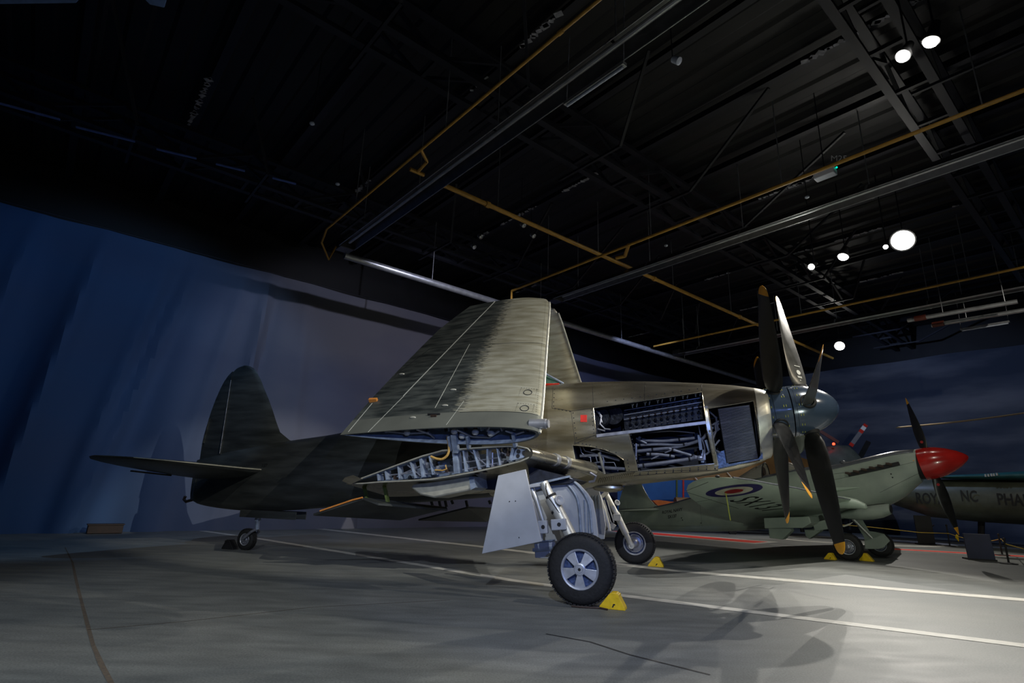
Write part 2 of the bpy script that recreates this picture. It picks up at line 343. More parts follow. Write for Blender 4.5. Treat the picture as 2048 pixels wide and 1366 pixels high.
def smoothlerp(x, tab, i):
    # Catmull-Rom through the stations
    n = len(tab)
    if x <= tab[0][0]: return tab[0][i]
    if x >= tab[-1][0]: return tab[-1][i]
    k = max(j for j in range(n - 1) if tab[j][0] <= x); p1, p2 = tab[k], tab[k + 1]; p0 = tab[max(k - 1, 0)]; p3 = tab[min(k + 2, n - 1)]
    h = p2[0] - p1[0]; t = (x - p1[0]) / h
    m1 = (p2[i] - p0[i]) / max(p2[0] - p0[0], 1e-6) * h; m2 = (p3[i] - p1[i]) / max(p3[0] - p1[0], 1e-6) * h
    return (2 * t**3 - 3 * t**2 + 1) * p1[i] + (t**3 - 2 * t**2 + t) * m1 + (-2 * t**3 + 3 * t**2) * p2[i] + (t**3 - t**2) * m2
def superring(x, zt, zb, hw, e, n=56, yc=0.0):
    zc = (zt + zb) / 2; hz = (zt - zb) / 2; out = []
    for k in range(n):
        a = 2 * pi * k / n; c, s_ = cos(a), sin(a)
        out.append(Vector((x, yc + hw * math.copysign(abs(c) ** (2 / e), c), zc + hz * math.copysign(abs(s_) ** (2 / e), s_))))
    return out

# ================================================================== THE HALL
def struct(o): o['kind'] = 'structure'; return o
b = MB(); b.poly([hall(-34, -22), hall(35, -22), hall(35, 21), hall(-34, 21)]); struct(b.build('floor', M['floor'], None, False))
# white deck lines and red line, painted on the floor
def strip(pts, w, name, m, z=0.004):
    b = MB(); n = len(pts); P = [Vector((p[0], p[1], z)) for p in pts]; L = []; R_ = []
    for i, p in enumerate(P):
        d = (P[min(i + 1, n - 1)] - P[max(i - 1, 0)]).normalized(); s_ = Vector((-d.y, d.x, 0)) * (w[i] if isinstance(w, list) else w) / 2
        L.append(p + s_); R_.append(p - s_)
    for i in range(n - 1): b.poly([L[i], R_[i], R_[i + 1], L[i + 1]])
    return struct(b.build(name, m, None, False))
def gp(x, y): p = at_z(x, y, 0); return (p.x, p.y)
strip([gp(640, 1058), gp(962, 1093.5), gp(1140, 1115), gp(1329, 1140), gp(1640, 1166), gp(2048, 1200), gp(2300, 1221)], 0.36, 'trim_1', M['line'])
strip([gp(405, 1062), gp(520, 1078), gp(760, 1117), gp(1024, 1161), gp(1249, 1192), gp(1600, 1236), gp(2048, 1291.5), gp(2400, 1336)], 0.22, 'trim_2', M['line'])
r0, r1 = Vector((*gp(1300, 1066), 0)), Vector((*gp(1530, 1085), 0))
strip([gp(1240, 1062), gp(1535, 1086)], 1.9, 'trim_3', M['line'], 0.003); strip([gp(1240, 1062), gp(1522, 1085)], 1.2, 'trim_4', M['redline'], 0.006)
strip([gp(1780, 1098), gp(2048, 1113), gp(2200, 1121)], 1.0, 'trim_5', M['line'], 0.003); strip([gp(1780, 1098), gp(2048, 1113), gp(2200, 1121)], 0.64, 'trim_6', M['redline'], 0.006)
strip([gp(1585, 1077), gp(1680, 1086)], 0.1, 'trim_7', M['line']); strip([gp(1775, 1103), gp(1880, 1108)], 0.08, 'trim_8', M['line'])
strip([gp(1540, 1089), gp(1580, 1092)], 0.12, 'trim_9', M['line'])
cc = at_z(1720, 1082, 0); ring = [(cc.x + 3.2 * cos(a), cc.y + 2.2 * sin(a)) for a in [2 * pi * k / 48 for k in range(49)]]
strip(ring, 0.5, 'trim_10', M['line'])
jp = [gp(130, 1095), gp(145, 1125), gp(152, 1160), gp(162, 1200), gp(175, 1250), gp(186, 1290), gp(203, 1330), gp(222, 1366), gp(245, 1420)]
strip(jp, [0.02, 0.03, 0.035, 0.03, 0.035, 0.03, 0.04, 0.035, 0.04], 'trim_11', M['joint'], 0.002)
strip([gp(175, 1260), gp(380, 1242), gp(620, 1215), gp(900, 1200)], 0.012, 'trim_12', M['joint'], 0.002)
strip([gp(1092, 1268), gp(1180, 1284), gp(1260, 1310), gp(1420, 1350)], 0.03, 'trim_13', M['black'], 0.002)
# walls and roof
b = MB(); b.box(hall(0.5, 20.9, 5.5), (71, 0.3, 11), Matrix.Rotation(HA, 3, 'Z')); struct(b.build('wall_left', M['roof'], None, False))
b = MB(); b.box(hall(34.9, 0, 5.5), (0.3, 43, 11), Matrix.Rotation(HA, 3, 'Z')); struct(b.build('wall_right', M['roof'], None, False))
b = MB()
for i in range(180):
    a0, a1 = -34 + 69 * i / 180, -34 + 69 * (i + 1) / 180; z0 = 10.7 + (0.05 if i % 2 else 0); 
    b.poly([hall(a0, -22, z0), hall(a1 - 0.08, -22, z0), hall(a1 - 0.08, 21, z0), hall(a0, 21, z0)]); z1 = 10.7 + (0 if i % 2 else 0.05)
    b.poly([hall(a1 - 0.08, -22, z0), hall(a1, -22, z1), hall(a1, 21, z1), hall(a1 - 0.08, 21, z0)])
struct(b.build('ceiling', M['roof'], None, False))

def curtain(name, m, along0, along1, fn, base, zt, nx, nz, fold):
    b = MB(); vs = []
    for i in range(nx + 1):
        t = along0 + (along1 - along0) * i / nx; col = []
        for j in range(nz + 1):
            z = zt * j / nz; col.append(b.bm.verts.new(fn(t, base - fold(t, z), z + (0.03 * sin(t * 1.3) if j == nz else 0))))
        vs.append(col)
    for i in range(nx):
        for j in range(nz): b.face([vs[i][j], vs[i + 1][j], vs[i + 1][j + 1], vs[i][j + 1]])
    return b.build(name, m, None, True)
def gauss(t, c, w): return math.exp(-((t - c) / w) ** 2)
def foldL(t, z):
    h = z / 8.85; a = 0.08 + 0.16 / (1 + math.exp((t - 3.5) * 0.9))
    tt = t + (1 - h) * 0.6
    f = a * (0.5 * sin(tt * 2.1) + 0.35 * sin(tt * 3.9 + 1) + 0.25 * sin(tt * 0.9 + 2))
    # tension folds running down to the lace-up seams
    for c, sl, am in ((4.5, 1.1, 0.22), (5.25, 0.45, 0.42), (3.0, 1.6, 0.3), (2.2, 1.2, 0.2), (0.4, 0.9, 0.3), (-1.2, 0.8, 0.25), (-2.5, 0.8, 0.2), (6.6, -0.3, 0.14), (5.7, 0.8, -.15)):
        f += am * gauss(t, c - sl * (1 - h) * 1.2, 0.22) * (0.4 + 0.6 * h if c > 3 else 1)
    f += 0.06 * gauss(h, 0.0, 0.06) * (0.5 + 0.5 * sin(t * 5)) 
    for c in (9.6, 16.0, -6.2): f -= 0.05 * gauss(t, c, 0.05)
    return f * (1 - .9 * h ** 5)
c1 = curtain('backdrop_curtain', M['curtain'], -33, 33.9, lambda t, d, z: hall(t, d, z), 20.0, 8.85, 520, 26, foldL)
tag(c1, 'tall printed sky cloth in folds behind the dark tail, blue-to-grey light in its colour', 'curtain')
c2 = curtain('backdrop_curtain', M['mural'], -21.5, 19.6, lambda t, d, z: hall(d, t, z), 34.0, 8.85, 120, 6, lambda t, z: 0.04 * sin(t * 1.1) + (-0.06 * gauss(t, -1.2, 0.05)))
tag(c2, 'dark stormy sky cloth stretched behind the red-nosed aircraft on the right', 'curtain')
b = MB(); b.tube([hall(-33, 19.9, 8.87), hall(33.9, 19.9, 8.87)], 0.02, 8); tag(b.build('curtain_rail', M['steel'], None), 'thin rail carrying the top edge of the blue grey cloth', 'curtain rail')

# roof steel: lattice girders one way, purlins with dusty ledges the other
n = 0
for bb in (-14.0, -6.0, 2.0, 8.2, 15.5):
    n += 1; b = MB()
    for dz in (9.55, 10.35):
        for o_ in (-0.35, 0.35): b.bar(hall(-33, bb + o_, dz), hall(34.5, bb + o_, dz), 0.16, 0.10)
    for i in range(45):
        a0 = -33 + i * 1.5
        for o_ in (-0.35, 0.35): b.bar(hall(a0, bb + o_, 9.55 if i % 2 else 10.35), hall(a0 + 1.5, bb + o_, 10.35 if i % 2 else 9.55), 0.07, 0.07)
        b.bar(hall(a0, bb - 0.35, 9.55), hall(a0, bb + 0.35, 9.55), 0.08, 0.08)
    struct(b.build('trim_%d' % (20 + n), M['steel'], None, False))
for i in range(24):
    a0 = -22 + i * 2.35; b = MB(); b.bar(hall(a0, -21, 10.5), hall(a0, 20.5, 10.5), 0.09, 0.22)
    b.bar(hall(a0 - 0.06, -21, 10.39), hall(a0 - 0.06, 20.5, 10.39), 0.14, 0.02)
    struct(b.build('trim_%d' % (30 + i), M['steel'], None, False))
    if i % 2 == 0:
        b = MB(); bb = -19
        while bb < 19:
            L_ = random.uniform(0.4, 2.6)
            if random.random() < 0.6:
                for q in range(int(L_ * 9)):
                    x = bb + q / 9 + random.uniform(-0.05, 0.05); r = random.uniform(0.015, 0.06)
                    b.box(hall(a0 - 0.14 + random.uniform(-0.01, 0.01), x, 10.385), (r * 2.2, r * 3, 0.012), Matrix.Rotation(HA + random.random(), 3, 'Z'))
            bb += L_ + random.uniform(0.5, 2)
        struct(b.build('trim_%d' % (60 + i), M['dust'], None, False))
for i in range(18):
    b = MB(); a0 = -18 + i * 2.9
    for bb in (-2.0, 5.0, 12.0):
        b.bar(hall(a0, bb + 1.2 * sin(i), 10.4), hall(a0 + 0.9, bb + 2.0, 9.3), 0.06, 0.06)
        b.bar(hall(a0 + 0.9, bb + 2.0, 9.3), hall(a0 + 0.9, bb + 4.0, 9.3), 0.06, 0.06)
    struct(b.build('trim_%d' % (90 + i), M['steel'], None, False))

# ================================================================== CEILING SERVICES
ZS = 8.2
def rods(parent, pts, zt=10.4, r=0.012):
    for p in pts:
        b = MB(); b.tube([p, Vector((p.x, p.y, zt))], r, 6); b.build('hanger_rod', M['galv'], parent)
def heater(a, b0, b1, label, m=None):
    e = empty('radiant_heater', hall(a, b1, ZS)); inv = Matrix.Translation(-e.location)
    Lc = lambda aa, bb, zz: hall(aa, bb, zz) - e.location
    prof = [(-0.24, -0.02), (-0.23, 0.0), (-0.11, 0.16), (0.11, 0.16), (0.23, 0.0), (0.24, -0.02), (0.225, -0.02), (0.10, 0.14), (-0.10, 0.14), (-0.225, -0.02)]
    b = MB(); b.loft([[Lc(a + p, bb, ZS + q) for p, q in prof] for bb in (b0, b1)]); b.build('reflector', M['heater'], e, True)
    b = MB(); b.tube([Lc(a - 0.06, b0, ZS + 0.03), Lc(a - 0.06, b1 - 0.3, ZS + 0.03)], 0.045, 10); b.build('burner_tube', M['galv'], e)
    b = MB()
    for s_ in (-0.235, 0.235): b.tube([Lc(a + s_, b0, ZS - 0.02), Lc(a + s_, b1, ZS - 0.02)], 0.012, 6)
    b.build('edge_rail', M['galv'], e)
    b = MB(); b.box(Lc(a, b1 + 0.15, ZS + 0.08), (0.42, 0.4, 0.26), Matrix.Rotation(HA, 3, 'Z')); b.build('burner_box', M['heater'], e, False, bevel=0.02)
    k = b1 - 1.0
    while k > b0 + 1:
        b = MB(); b.loft([[Lc(a + p * 1.03, bb, ZS + q * 1.04 + 0.003) for p, q in prof[:6]] + [Lc(a + p * 1.0, bb, ZS + q * 1.0 - 0.02) for p, q in prof[5::-1]] for bb in (k, k + 0.05)]); b.build('bracket', M['galv'], e)
        b = MB(); b.tube([Lc(a, k, ZS + 0.16), Lc(a, k, 10.4)], 0.012, 6); b.build('hanger_rod', M['galv'], e)
        k -= 3.0
    tag(e, label, 'heater', None); return e
heater(5.75, -14, 14.5, 'long dark radiant heater from the top edge to the silver duct, nearest of three')
heater(13.25, -14, 13.3, 'long grey radiant heater crossing mid ceiling above the propellers')
heater(22.9, -14, 14.5, 'farthest radiant heater low on the right behind the propeller tips')
def pipe(name, pts, r, m, label, cat, hang=None, joints=()):
    b = MB(); b.tube(pts, r, 10); o = b.build(name, m, None)
    for p, q in joints:
        b = MB(); b.tube([p, q], r * 1.35, 10); b.build('coupling', m, o)
    if hang: rods(o, hang)
    return tag(o, label, cat)
pipe('gas_pipe', [hall(4.85, -14, ZS), hall(4.85, 13.8, ZS), hall(4.9, 14.2, ZS - 0.25), hall(5.3, 14.6, ZS - 0.5), hall(5.5, 14.7, ZS)], 0.028, M['pipeyellow'], 'ochre gas pipe sloping from the top edge beside the nearest heater', 'pipe',
     [hall(4.85, b_, ZS) for b_ in (0, 4, 8, 12)], [(hall(4.85, 4.8, ZS), hall(4.85, 4.9, ZS))])
pa, pb, pc, pd = at_z(842, 300, ZS), at_z(854, 322, ZS), at_z(834, 345, ZS), at_z(848, 350, ZS)
pipe('gas_pipe_branch', [pa, pb, Vector(pb) + Vector((0, 0, -0.02)), pc], 0.035, M['pipeyellow'], 'short cranked branch joining the sloping ochre pipe to the crossing pipe', 'pipe', None, [(at_z(820, 338, ZS), pd)])
pipe('gas_pipe', [hall(6.0, 10.29, 8.6), hall(30.1, 10.29, 8.6)], 0.063, M['pipeyellow'], 'thick ochre gas pipe crossing mid ceiling towards the propellers', 'pipe',
     [hall(a_, 10.29, 8.6) for a_ in (8, 12, 16, 20, 24)], [(hall(a_, 10.29, 8.6), hall(a_ + 0.12, 10.29, 8.6)) for a_ in (7.6, 14.8, 20.6)])
pipe('gas_pipe', [hall(11.5, -14, ZS), hall(11.5, 13.8, ZS), hall(11.5, 13.8, ZS - 0.4)], 0.04, M['pipeyellow'], 'ochre gas pipe running above the middle heater from the right edge', 'pipe',
     [hall(11.5, b_, ZS) for b_ in (1, 4.5, 8, 12)], [(at_z(1257, 490, ZS), at_z(1250, 512, ZS)), (at_z(1250, 512, ZS), at_z(1232, 516, ZS))])
pipe('gas_pipe', [hall(20.85, -14, ZS), hall(20.85, 14.6, ZS)], 0.04, M['pipeyellow'], 'farthest ochre gas pipe low on the right above the far heater', 'pipe', [hall(20.85, b_, ZS) for b_ in (3, 8, 13)])
b = MB(); b.tube([hall(5.9, 15.0, ZS - 0.05), hall(32, 15.0, ZS - 0.05)], 0.11, 14); o = b.build('exhaust_duct', M['galv'], None)
rods(o, [hall(a_, 15.0, ZS) for a_ in (9, 14, 19, 24)])
tag(o, 'long silver exhaust duct running along above the grey cloth wall', 'duct')
def tubelight(p, q, label, m, r=0.05, wire=True):
    e = empty('fluorescent_fitting', p); d = Vector(q) - Vector(p)
    b = MB(); b.bar(Vector((0, 0, 0.05)), d + Vector((0, 0, 0.05)), 0.10, 0.06); b.build('housing', M['galv'], e, False)
    b = MB(); b.tube([d * 0.03, d * 0.97], 0.022, 8); b.build('tube', m, e)
    for t in (0.02, 0.98):
        b = MB(); b.tube([d * t + Vector((0, 0, 0.08)), d * t + Vector((0.05, 0, 1.5))], 0.008, 5); b.build('cable', M['dust'], e)
    return tag(e, label, 'light fitting')
tubelight(at_z(1131, 214, 7.8), at_z(1250, 132, 7.8), 'unlit white fluorescent fitting hanging below the nearest heater', M['tube_off'])
tubelight(at_z(1921, 662, 7.4), at_z(2020, 646, 7.4), 'unlit fluorescent fitting low on the right under two red-banded heater tubes', M['tube_off'])
for (p, q, c1_, c2_), lb in (([(1815, 641), (2035, 603), (1829, 638), (1852, 634)], 'short silver heater tube with red-brown band, upper of two on the right'),
                             ([(1863, 651), (2080, 615), (1865, 650), (1888, 646)], 'short silver heater tube with red-brown band, lower of two on the right')):
    P, Q, A_, B_ = [at_z(*v, 7.6) for v in (p, q, c1_, c2_)]
    b = MB(); b.tube([P, Q], 0.075, 12); o = b.build('heater_tube', M['galv'], None); b = MB(); b.tube([A_, B_], 0.1, 12); b.build('burner', M['red'] if False else mat('burner_red_brown', (0.14, 0.03, 0.02), 0.5), o, label='red-brown burner section')
    rods(o, [P.lerp(Q, 0.35), P.lerp(Q, 0.9)]); tag(o, lb, 'heater')
def lamp(px, py, r, label, target):
    p = at_z(px, py, ZS); e = empty('spotlight', p); d = (Vector(target) - p).normalized(); dc = (CP - p).normalized(); f = (d + dc * 0.9).normalized()
    b = MB(); b.lathe(-f * 0.42, f, [(0, 0.03), (0.02, r * 0.6), (0.2, r * 0.75), (0.3, r * 1.1), (0.36, r * 1.12), (0.36, r * 1.0), (0.34, r * 0.9)], 20); b.build('housing', M['lampbody'], e)
    b = MB(); b.lathe(-f * 0.1, f, [(0, r * 0.98), (0.04, r * 0.95), (0.08, r * 0.8), (0.11, r * 0.5), (0.12, 0.01)], 20); b.build('lens', M['glow'], e, label='glowing lens')
    b = MB(); b.tube([-f * 0.3, -f * 0.3 + Vector((0, 0, 2.2))], 0.015, 6); b.build('suspension_rod', M['steel'], e)
    return tag(e, label, 'lamp', 'bright ceiling spotlights')
lamp(1805, 482, 0.27, 'brightest lit ceiling spotlight, above and right of the propellers', WY.glob((3, 0, 1)))
lamp(1771, 495, 0.06, 'tiny lit spotlight touching the left side of the brightest one', WY.glob((3, 0, 1)))
lamp(1803, 117, 0.10, 'lit ceiling spotlight near the top, left one of a close pair', WY.glob((1, 0, 2)))
lamp(1860, 90, 0.11, 'lit ceiling spotlight near the top, right one of a close pair', SF.glob((-1, -2, 0)))
lamp(1685, 517, 0.14, 'lit ceiling spotlight between the small dim one and the brightest one', SF.glob((-4, 2, 0)))
lamp(1621, 535, 0.09, 'small lit ceiling spotlight just above the tall propeller blades', hall(8, 12))
lamp(1679, 693, 0.20, 'lit ceiling spotlight lowest of all, above the spinner', (10, 19, 0))
# small unlit ceiling bits
e = empty('emergency_light', at_z(1650, 348, 8.3)); R40 = Matrix.Rotation(HA, 3, 'Z')
b = MB(); b.box((0, 0, 0), (0.22, 0.42, 0.16), R40); b.build('case', M['tube_off'], e, False, bevel=0.02)
for s_ in (-0.12, 0.12):
    b = MB(); b.lathe(R40 @ Vector((0.05, s_, 0.08)), (-0.3, -0.6, 0.35), [(0, 0.03), (0.08, 0.06), (0.09, 0.05)], 12); b.build('lamp_head', M['tube_off'], e)
b = MB(); b.ball(R40 @ Vector((0, -0.24, 0.05)), 0.02); b.build('indicator', M['greenglow'], e)
b = MB(); b.tube([(0, 0, 0.05), (0, 0, 2.1)], 0.01, 6); b.build('suspension_rod', M['steel'], e)
tag(e, 'grey twin-head emergency light with green indicator beside the middle ochre pipe', 'emergency light')
text('chalk_mark', 'M25', 0.42, lambda x, y: at_z(1661 + x * 45, 322 - y * 38, 8.7), M['dust']); bpy.data.objects['chalk_mark']['kind'] = 'structure'
for i, (px, py) in enumerate([(1614, 395), (1332, 492), (675, 369), (624, 248), (1345, 118), (957, 470), (944, 490), (1042, 447), (1062, 468)]):
    p = at_z(px, py, 8.9); e = empty('smoke_detector' if i < 4 else 'track_spotlight', p)
    if i < 4:
        b = MB(); b.lathe((0, 0, 0.03), (0, 0, -1), [(0, 0.05), (0.03, 0.055), (0.05, 0.03)], 14); b.build('head', M['tube_off'], e)
        b = MB(); b.tube([(0, 0, 0.02), (0, 0, 1.7)], 0.01, 6); b.build('conduit', M['steel'], e)
        tag(e, ('small white smoke detector right of the middle ochre pipe below the emergency light', 'small white detector hanging above the middle heater', 'tiny detector in the dark above the cloth wall left of the nearest heater', 'small pale detector in the dark upper left')[i], 'smoke detector')
    else:
        b = MB(); b.lathe((0, 0, 0), (0.5, -0.4, -0.6), [(0, 0.04), (0.02, 0.06), (0.16, 0.07), (0.17, 0.05)], 14); b.build('can', M['galv'] if i != 4 else M['tube_off'], e)
        b = MB(); b.tube([(0, 0, 0), (0, 0, 1.5)], 0.01, 6); b.build('suspension_rod', M['steel'], e)
        tag(e, 'unlit grey can spotlight among the cluster left of the crossing ochre pipe' if i > 4 else 'unlit pale twin spotlight high above the nearest heater, left of the dark beam', 'lamp', 'unlit can spotlights left of the crossing pipe' if i > 4 else None)
for i, (p, q) in enumerate([((152, 254), (270, 283)), ((313, 298), (393, 317)), ((432, 328), (490, 342)), ((545, 356), (592, 368)), ((0, 207), (120, 239))]):
    b = MB(); P, Q = at_z(*p, 9.0), at_z(*q, 9.0); b.bar(P, Q, 0.05, 0.03); struct(b.build('trim_%d' % (120 + i), mat('blue_ledge', (0.12, 0.2, 0.6), 0.6), None, False))
b = MB(); b.box(at_z(505, -60, 6.5) + Vector((0, 0, 0)), (0.1, 0.1, 0.1)); b.bm.free()
# blue hanging banners just showing at the top left edge
for (pl, lb) in (([(0, -40), (0, 8), (150, 6), (190, -40)], 'pale blue hanging banner cut by the top left corner'), ([(262, -30), (300, 9), (327, 15), (340, -30)], 'small blue hanging banner cut by the top edge')):
    P = [at_z(x, y, 8.6 - 0.004 * y) for x, y in pl]; b = MB(); b.prism(P, (0, 0.02, 0.03)); tag(b.build('hanging_banner', mat('banner_blue', (0.25, 0.4, 0.8), 0.8), None, False), lb, 'banner')

# ================================================================== THE FOLDED-WING AIRCRAFT
K = [(-10.12, 1.95, 1.05, .05, 2), (-9.9, 2.0, .94, .10, 2), (-9.2, 2.15, .86, .22, 2), (-8.2, 2.30, .83, .36, 2), (-7.2, 2.42, .88, .5, 2), (-6, 2.56, .99, .6, 2.1), (-4, 2.92, 1.15, .72, 2.2), (-2.4, 3.27, 1.3, .76, 2.2), (-1.3, 3.46, 1.42, .76, 2.25), (0, 3.47, 1.55, .74, 2.3), (1, 3.42, 1.68, .71, 2.4), (2, 3.33, 1.85, .66, 2.4), (2.45, 3.26, 2.0, .60, 2.3), (2.6, 3.22, 2.09, .55, 2.2)]
def par(x): return [smoothlerp(x, K, i) for i in (1, 2, 3, 4)]
def hwz(x, z):
    zt, zb, hw, e = par(x); t = min(abs((z - (zt + zb) / 2) / ((zt - zb) / 2)), .999); return hw * (1 - t ** e) ** (1 / e)
def skin(px, py, off=0.0):
    y = -.6
    for _ in range(14):
        P = WY.at(px, py, y); y = .5 * y - .5 * hwz(P.x, P.z)
    return Vector((P.x, -hwz(P.x, P.z) - off, P.z))
wy = empty('folded_wing_aircraft', WY.o, -20.2)
tag(wy, 'large bare-metal aircraft with folded wings, open engine bays and eight propeller blades', 'aircraft')
def body(name, x0, x1, m, step=0.12):
    b = MB(); n = max(2, int((x1 - x0) / step)); b.loft([superring(x0 + (x1 - x0) * i / n, *par(x0 + (x1 - x0) * i / n)) for i in range(n + 1)]); return b.build(name, m, wy)
rear = body('rear_fuselage', -10.12, -2.3, M['skin_dark'])
rear['label'] = 'dark grey rear fuselage, unlit tone put into its colour'
cowl = body('engine_cowling', -2.3, 2.45, M['skin'])
cowl['label'] = 'bare metal forward fuselage with open bays'
UB = [(1187, 816), (1404, 784), (1411.6, 842.5), (1192, 869.4)]
LB = [(1257.8, 867), (1411, 846), (1428.7, 927), (1276, 942.6)]
RB = [(1415, 817), (1507, 802), (1526, 920.7), (1436, 938)]
SB = [(1145, 890), (1182, 893), (1208, 899), (1231, 908.5), (1248, 920.7), (1253, 944), (1211, 948.7), (1177, 930), (1150, 918)]
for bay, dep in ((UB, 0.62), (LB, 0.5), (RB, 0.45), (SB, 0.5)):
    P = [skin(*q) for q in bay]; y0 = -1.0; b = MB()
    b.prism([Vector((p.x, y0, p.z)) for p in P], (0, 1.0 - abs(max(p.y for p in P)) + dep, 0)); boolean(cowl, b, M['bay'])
def rail(name, pts, w, m, off=0.012, closed=False, label=None):
    b = MB(); P = [skin(*q, off) for q in pts]
    if closed: P.append(P[0])
    b.tube(P, w, 6); return b.build(name, m, wy, label=label)
def dens(pts, k=6, closed=False):
    out = []; n = len(pts)
    for i in range(n if closed else n - 1):
        a, c = pts[i], pts[(i + 1) % n]
        for j in range(k): out.append((a[0] + (c[0] - a[0]) * j / k, a[1] + (c[1] - a[1]) * j / k))
    if not closed: out.append(pts[-1])
    return out
for bay in (UB, LB, RB, SB): rail('bay_frame', dens(bay, 5, True), 0.008, M['polish'], 0.0, True)
# panel joints in the skin
for ln in ([(1142, 822), (1151, 890)], [(1106, 775), (1104, 816), (1142, 822), (1187, 816)], [(1185, 768), (1187, 816)], [(1290, 765), (1289, 800)], [(1403, 768), (1404, 784)], [(1151, 890), (1145, 890), (1190, 870)],
           [(1276, 943), (1436, 940)], [(1151, 880), (1200, 869), (1258, 866)], [(1253, 944), (1276, 943)], [(1225, 955), (1330, 947), (1436, 941)]):
    rail('panel_joint', dens(ln, 6), 0.0035, M['black'], 0.001)
# fasteners
b = MB()
for ln, n in (([(1192, 873), (1255, 866)], 7), ([(1262, 870), (1279, 940)], 8), ([(1280, 946), (1430, 932)], 9), ([(1280, 949), (1430, 936)], 9), ([(1109, 779), (1107, 812)], 4), ([(1110, 817), (1140, 823)], 4), ([(1146, 826), (1154, 886)], 6), ([(1150, 885), (1180, 890), (1232, 905)], 9), ([(1255, 920), (1258, 940)], 3), ([(1215, 803), (1395, 778)], 11), ([(1183, 820), (1188, 866)], 6), ([(1262, 950), (1430, 938)], 10)):
    pts = dens(ln, max(1, n // (len(ln) - 1)))
    for q in pts: p = skin(*q, 0.001); b.lathe(p, (0, -1, 0), [(0, 0.011), (0.003, 0.010)], 8)
b.build('fastener_row', M['ink'], wy)
# red patch, louvres, spine stripe
b = MB(); Q = [skin(*q, 0.003) for q in [(1161, 830), (1174, 830), (1174, 844), (1161, 844)]]; b.prism(Q, (0, -0.003, 0)); b.build('red_patch', M['red'], wy, False)
b = MB()
for i in range(17):
    t = i / 16; P = skin(1197 + 68 * t, 966 - 14 * t + 1, 0.0); Pt = skin(1201 + 68 * t, 957 - 12 * t, 0.0)
    b.tube([Pt + Vector((0, -0.004, 0)), (Pt + P) / 2 + Vector((0, -0.02, 0)), P + Vector((0, -0.004, 0))], 0.012, 6)
b.build('louvre_row', M['skin'], wy)
b = MB(); b.tube([Vector((-0.95, -0.30, 3.42)), Vector((-1.6, -0.33, 3.42)), Vector((-2.4, -0.33, 3.3))], 0.018, 6); b.build('cockpit_red_edge', M['red'], wy)
# canopy: windscreen frame and green-tinted hood just behind the wing
b = MB(); rings = []
for x, h, w in ((-0.9, 0.02, 0.22), (-1.05, 0.12, 0.27), (-1.35, 0.33, 0.31), (-1.7, 0.42, 0.32), (-2.2, 0.40, 0.31), (-2.8, 0.22, 0.26), (-3.3, 0.04, 0.18)):
    zt = par(x)[0] - 0.03; rings.append([Vector((x, w * cos(a), zt + h * max(0.0, sin(a)) - (0.04 if sin(a) < 0 else 0))) for a in [2 * pi * k / 20 for k in range(20)]])
b.loft(rings); can = b.build('canopy', M['canopygreen'], wy)
for x, h, w in ((-1.35, 0.33, 0.31), (-1.7, 0.42, 0.32)):
    zt = par(x)[0] - 0.03; b = MB(); b.tube([Vector((x, w * cos(a), zt + h * sin(a))) for a in [pi * k / 12 for k in range(13)]], 0.018, 6); b.build('canopy_frame', M['grbracket'], can)
b = MB(); b.tube([Vector((-0.88, -0.24, 3.44)), Vector((-1.38, -0.32, 3.72))], 0.02, 6); b.build('windscreen_frame', M['primer'], can)

# engine and pipework in the bays
def W_(px, py, y): return WY.at(px, py, y)
b = MB(); P = [W_(*q, -0.28) for q in [(1246, 826), (1403, 794), (1409, 838), (1250, 862)]]; b.prism(P, (0, 0.15, 0)); eng = b.build('engine_block', M['engine'], wy, False)
for r_, (yy, dy, k, rad) in enumerate(((812, 0, 6, .028), (822, 0, 12, .018), (834, 0, 12, .02), (846, 0, 12, .02), (853, 0, 12, .012))):
    b = MB()
    for i in range(k):
        t = (i + .5) / k; px = 1254 + 150 * t; py = yy - 27 * (px - 1250) / 155 + (4 if r_ == 0 else 3)
        p = W_(px, py, -0.36)
        if r_ == 0:
            p.y = -.46; b2 = MB(); b2.tube([p + Vector((-.035, 0, .05)), p, p + Vector((.0, 0, -.04))], 0.011, 6); b2.tube([p + Vector((.035, 0, .05)), p], 0.011, 6); b2.build('plug_lead', M['edge'], eng); b2 = MB(); b2.tube([p + Vector((.085, 0, .05)), p + Vector((.07, 0, -.03))], 0.011, 6); b2.build('plug_lead', M['edge'], eng); continue
            b.tube([p + Vector((-.03, 0, .035)), p, p + Vector((.0, 0, -.04))], 0.007, 6); b.tube([p + Vector((.03, 0, .035)), p], 0.007, 6); b.tube([p + Vector((.075, 0, .04)), p + Vector((.065, 0, -.02))], 0.008, 6)
        elif r_ in (1, 3): b.ball(p, rad, 8); b.lathe(p + Vector((0, 0.06, 0)), (0, -1, 0), [(0, rad * 1.5), (.05, rad * 1.4)], 8)
        else: b.lathe(p + Vector((0, 0.1, 0)), (0, -1, -0.2), [(0, rad * 1.3), (.08, rad * 1.2), (.1, rad * 0.7), (.12, rad * .6)], 8)
    if not r_: b.bm.free(); continue
    b.build('rocker_row', (M['pipe'], M['engine'], M['brown'], M['engine'], M['pipe'])[r_], eng)
b = MB()
for t in (0, 0.5, 1.0): b.bar(W_(1248, 821 + 18 * t, -.35), W_(1405, 797 + 18 * t - 2, -.35), 0.012, 0.012)
b.build('cover_rail', M['pipe'], eng)
b = MB(); b.lathe(W_(1207, 838, -.1), (0, -1, 0), [(0, .02), (0.0, .19), (.3, .19), (.33, .16), (.33, .02)], 28); b.lathe(W_(1232, 834, -.1), (0, -1, 0), [(0, .02), (0.0, .17), (.27, .17), (.27, .02)], 28); b.build('oil_drum', M['engine'], wy)
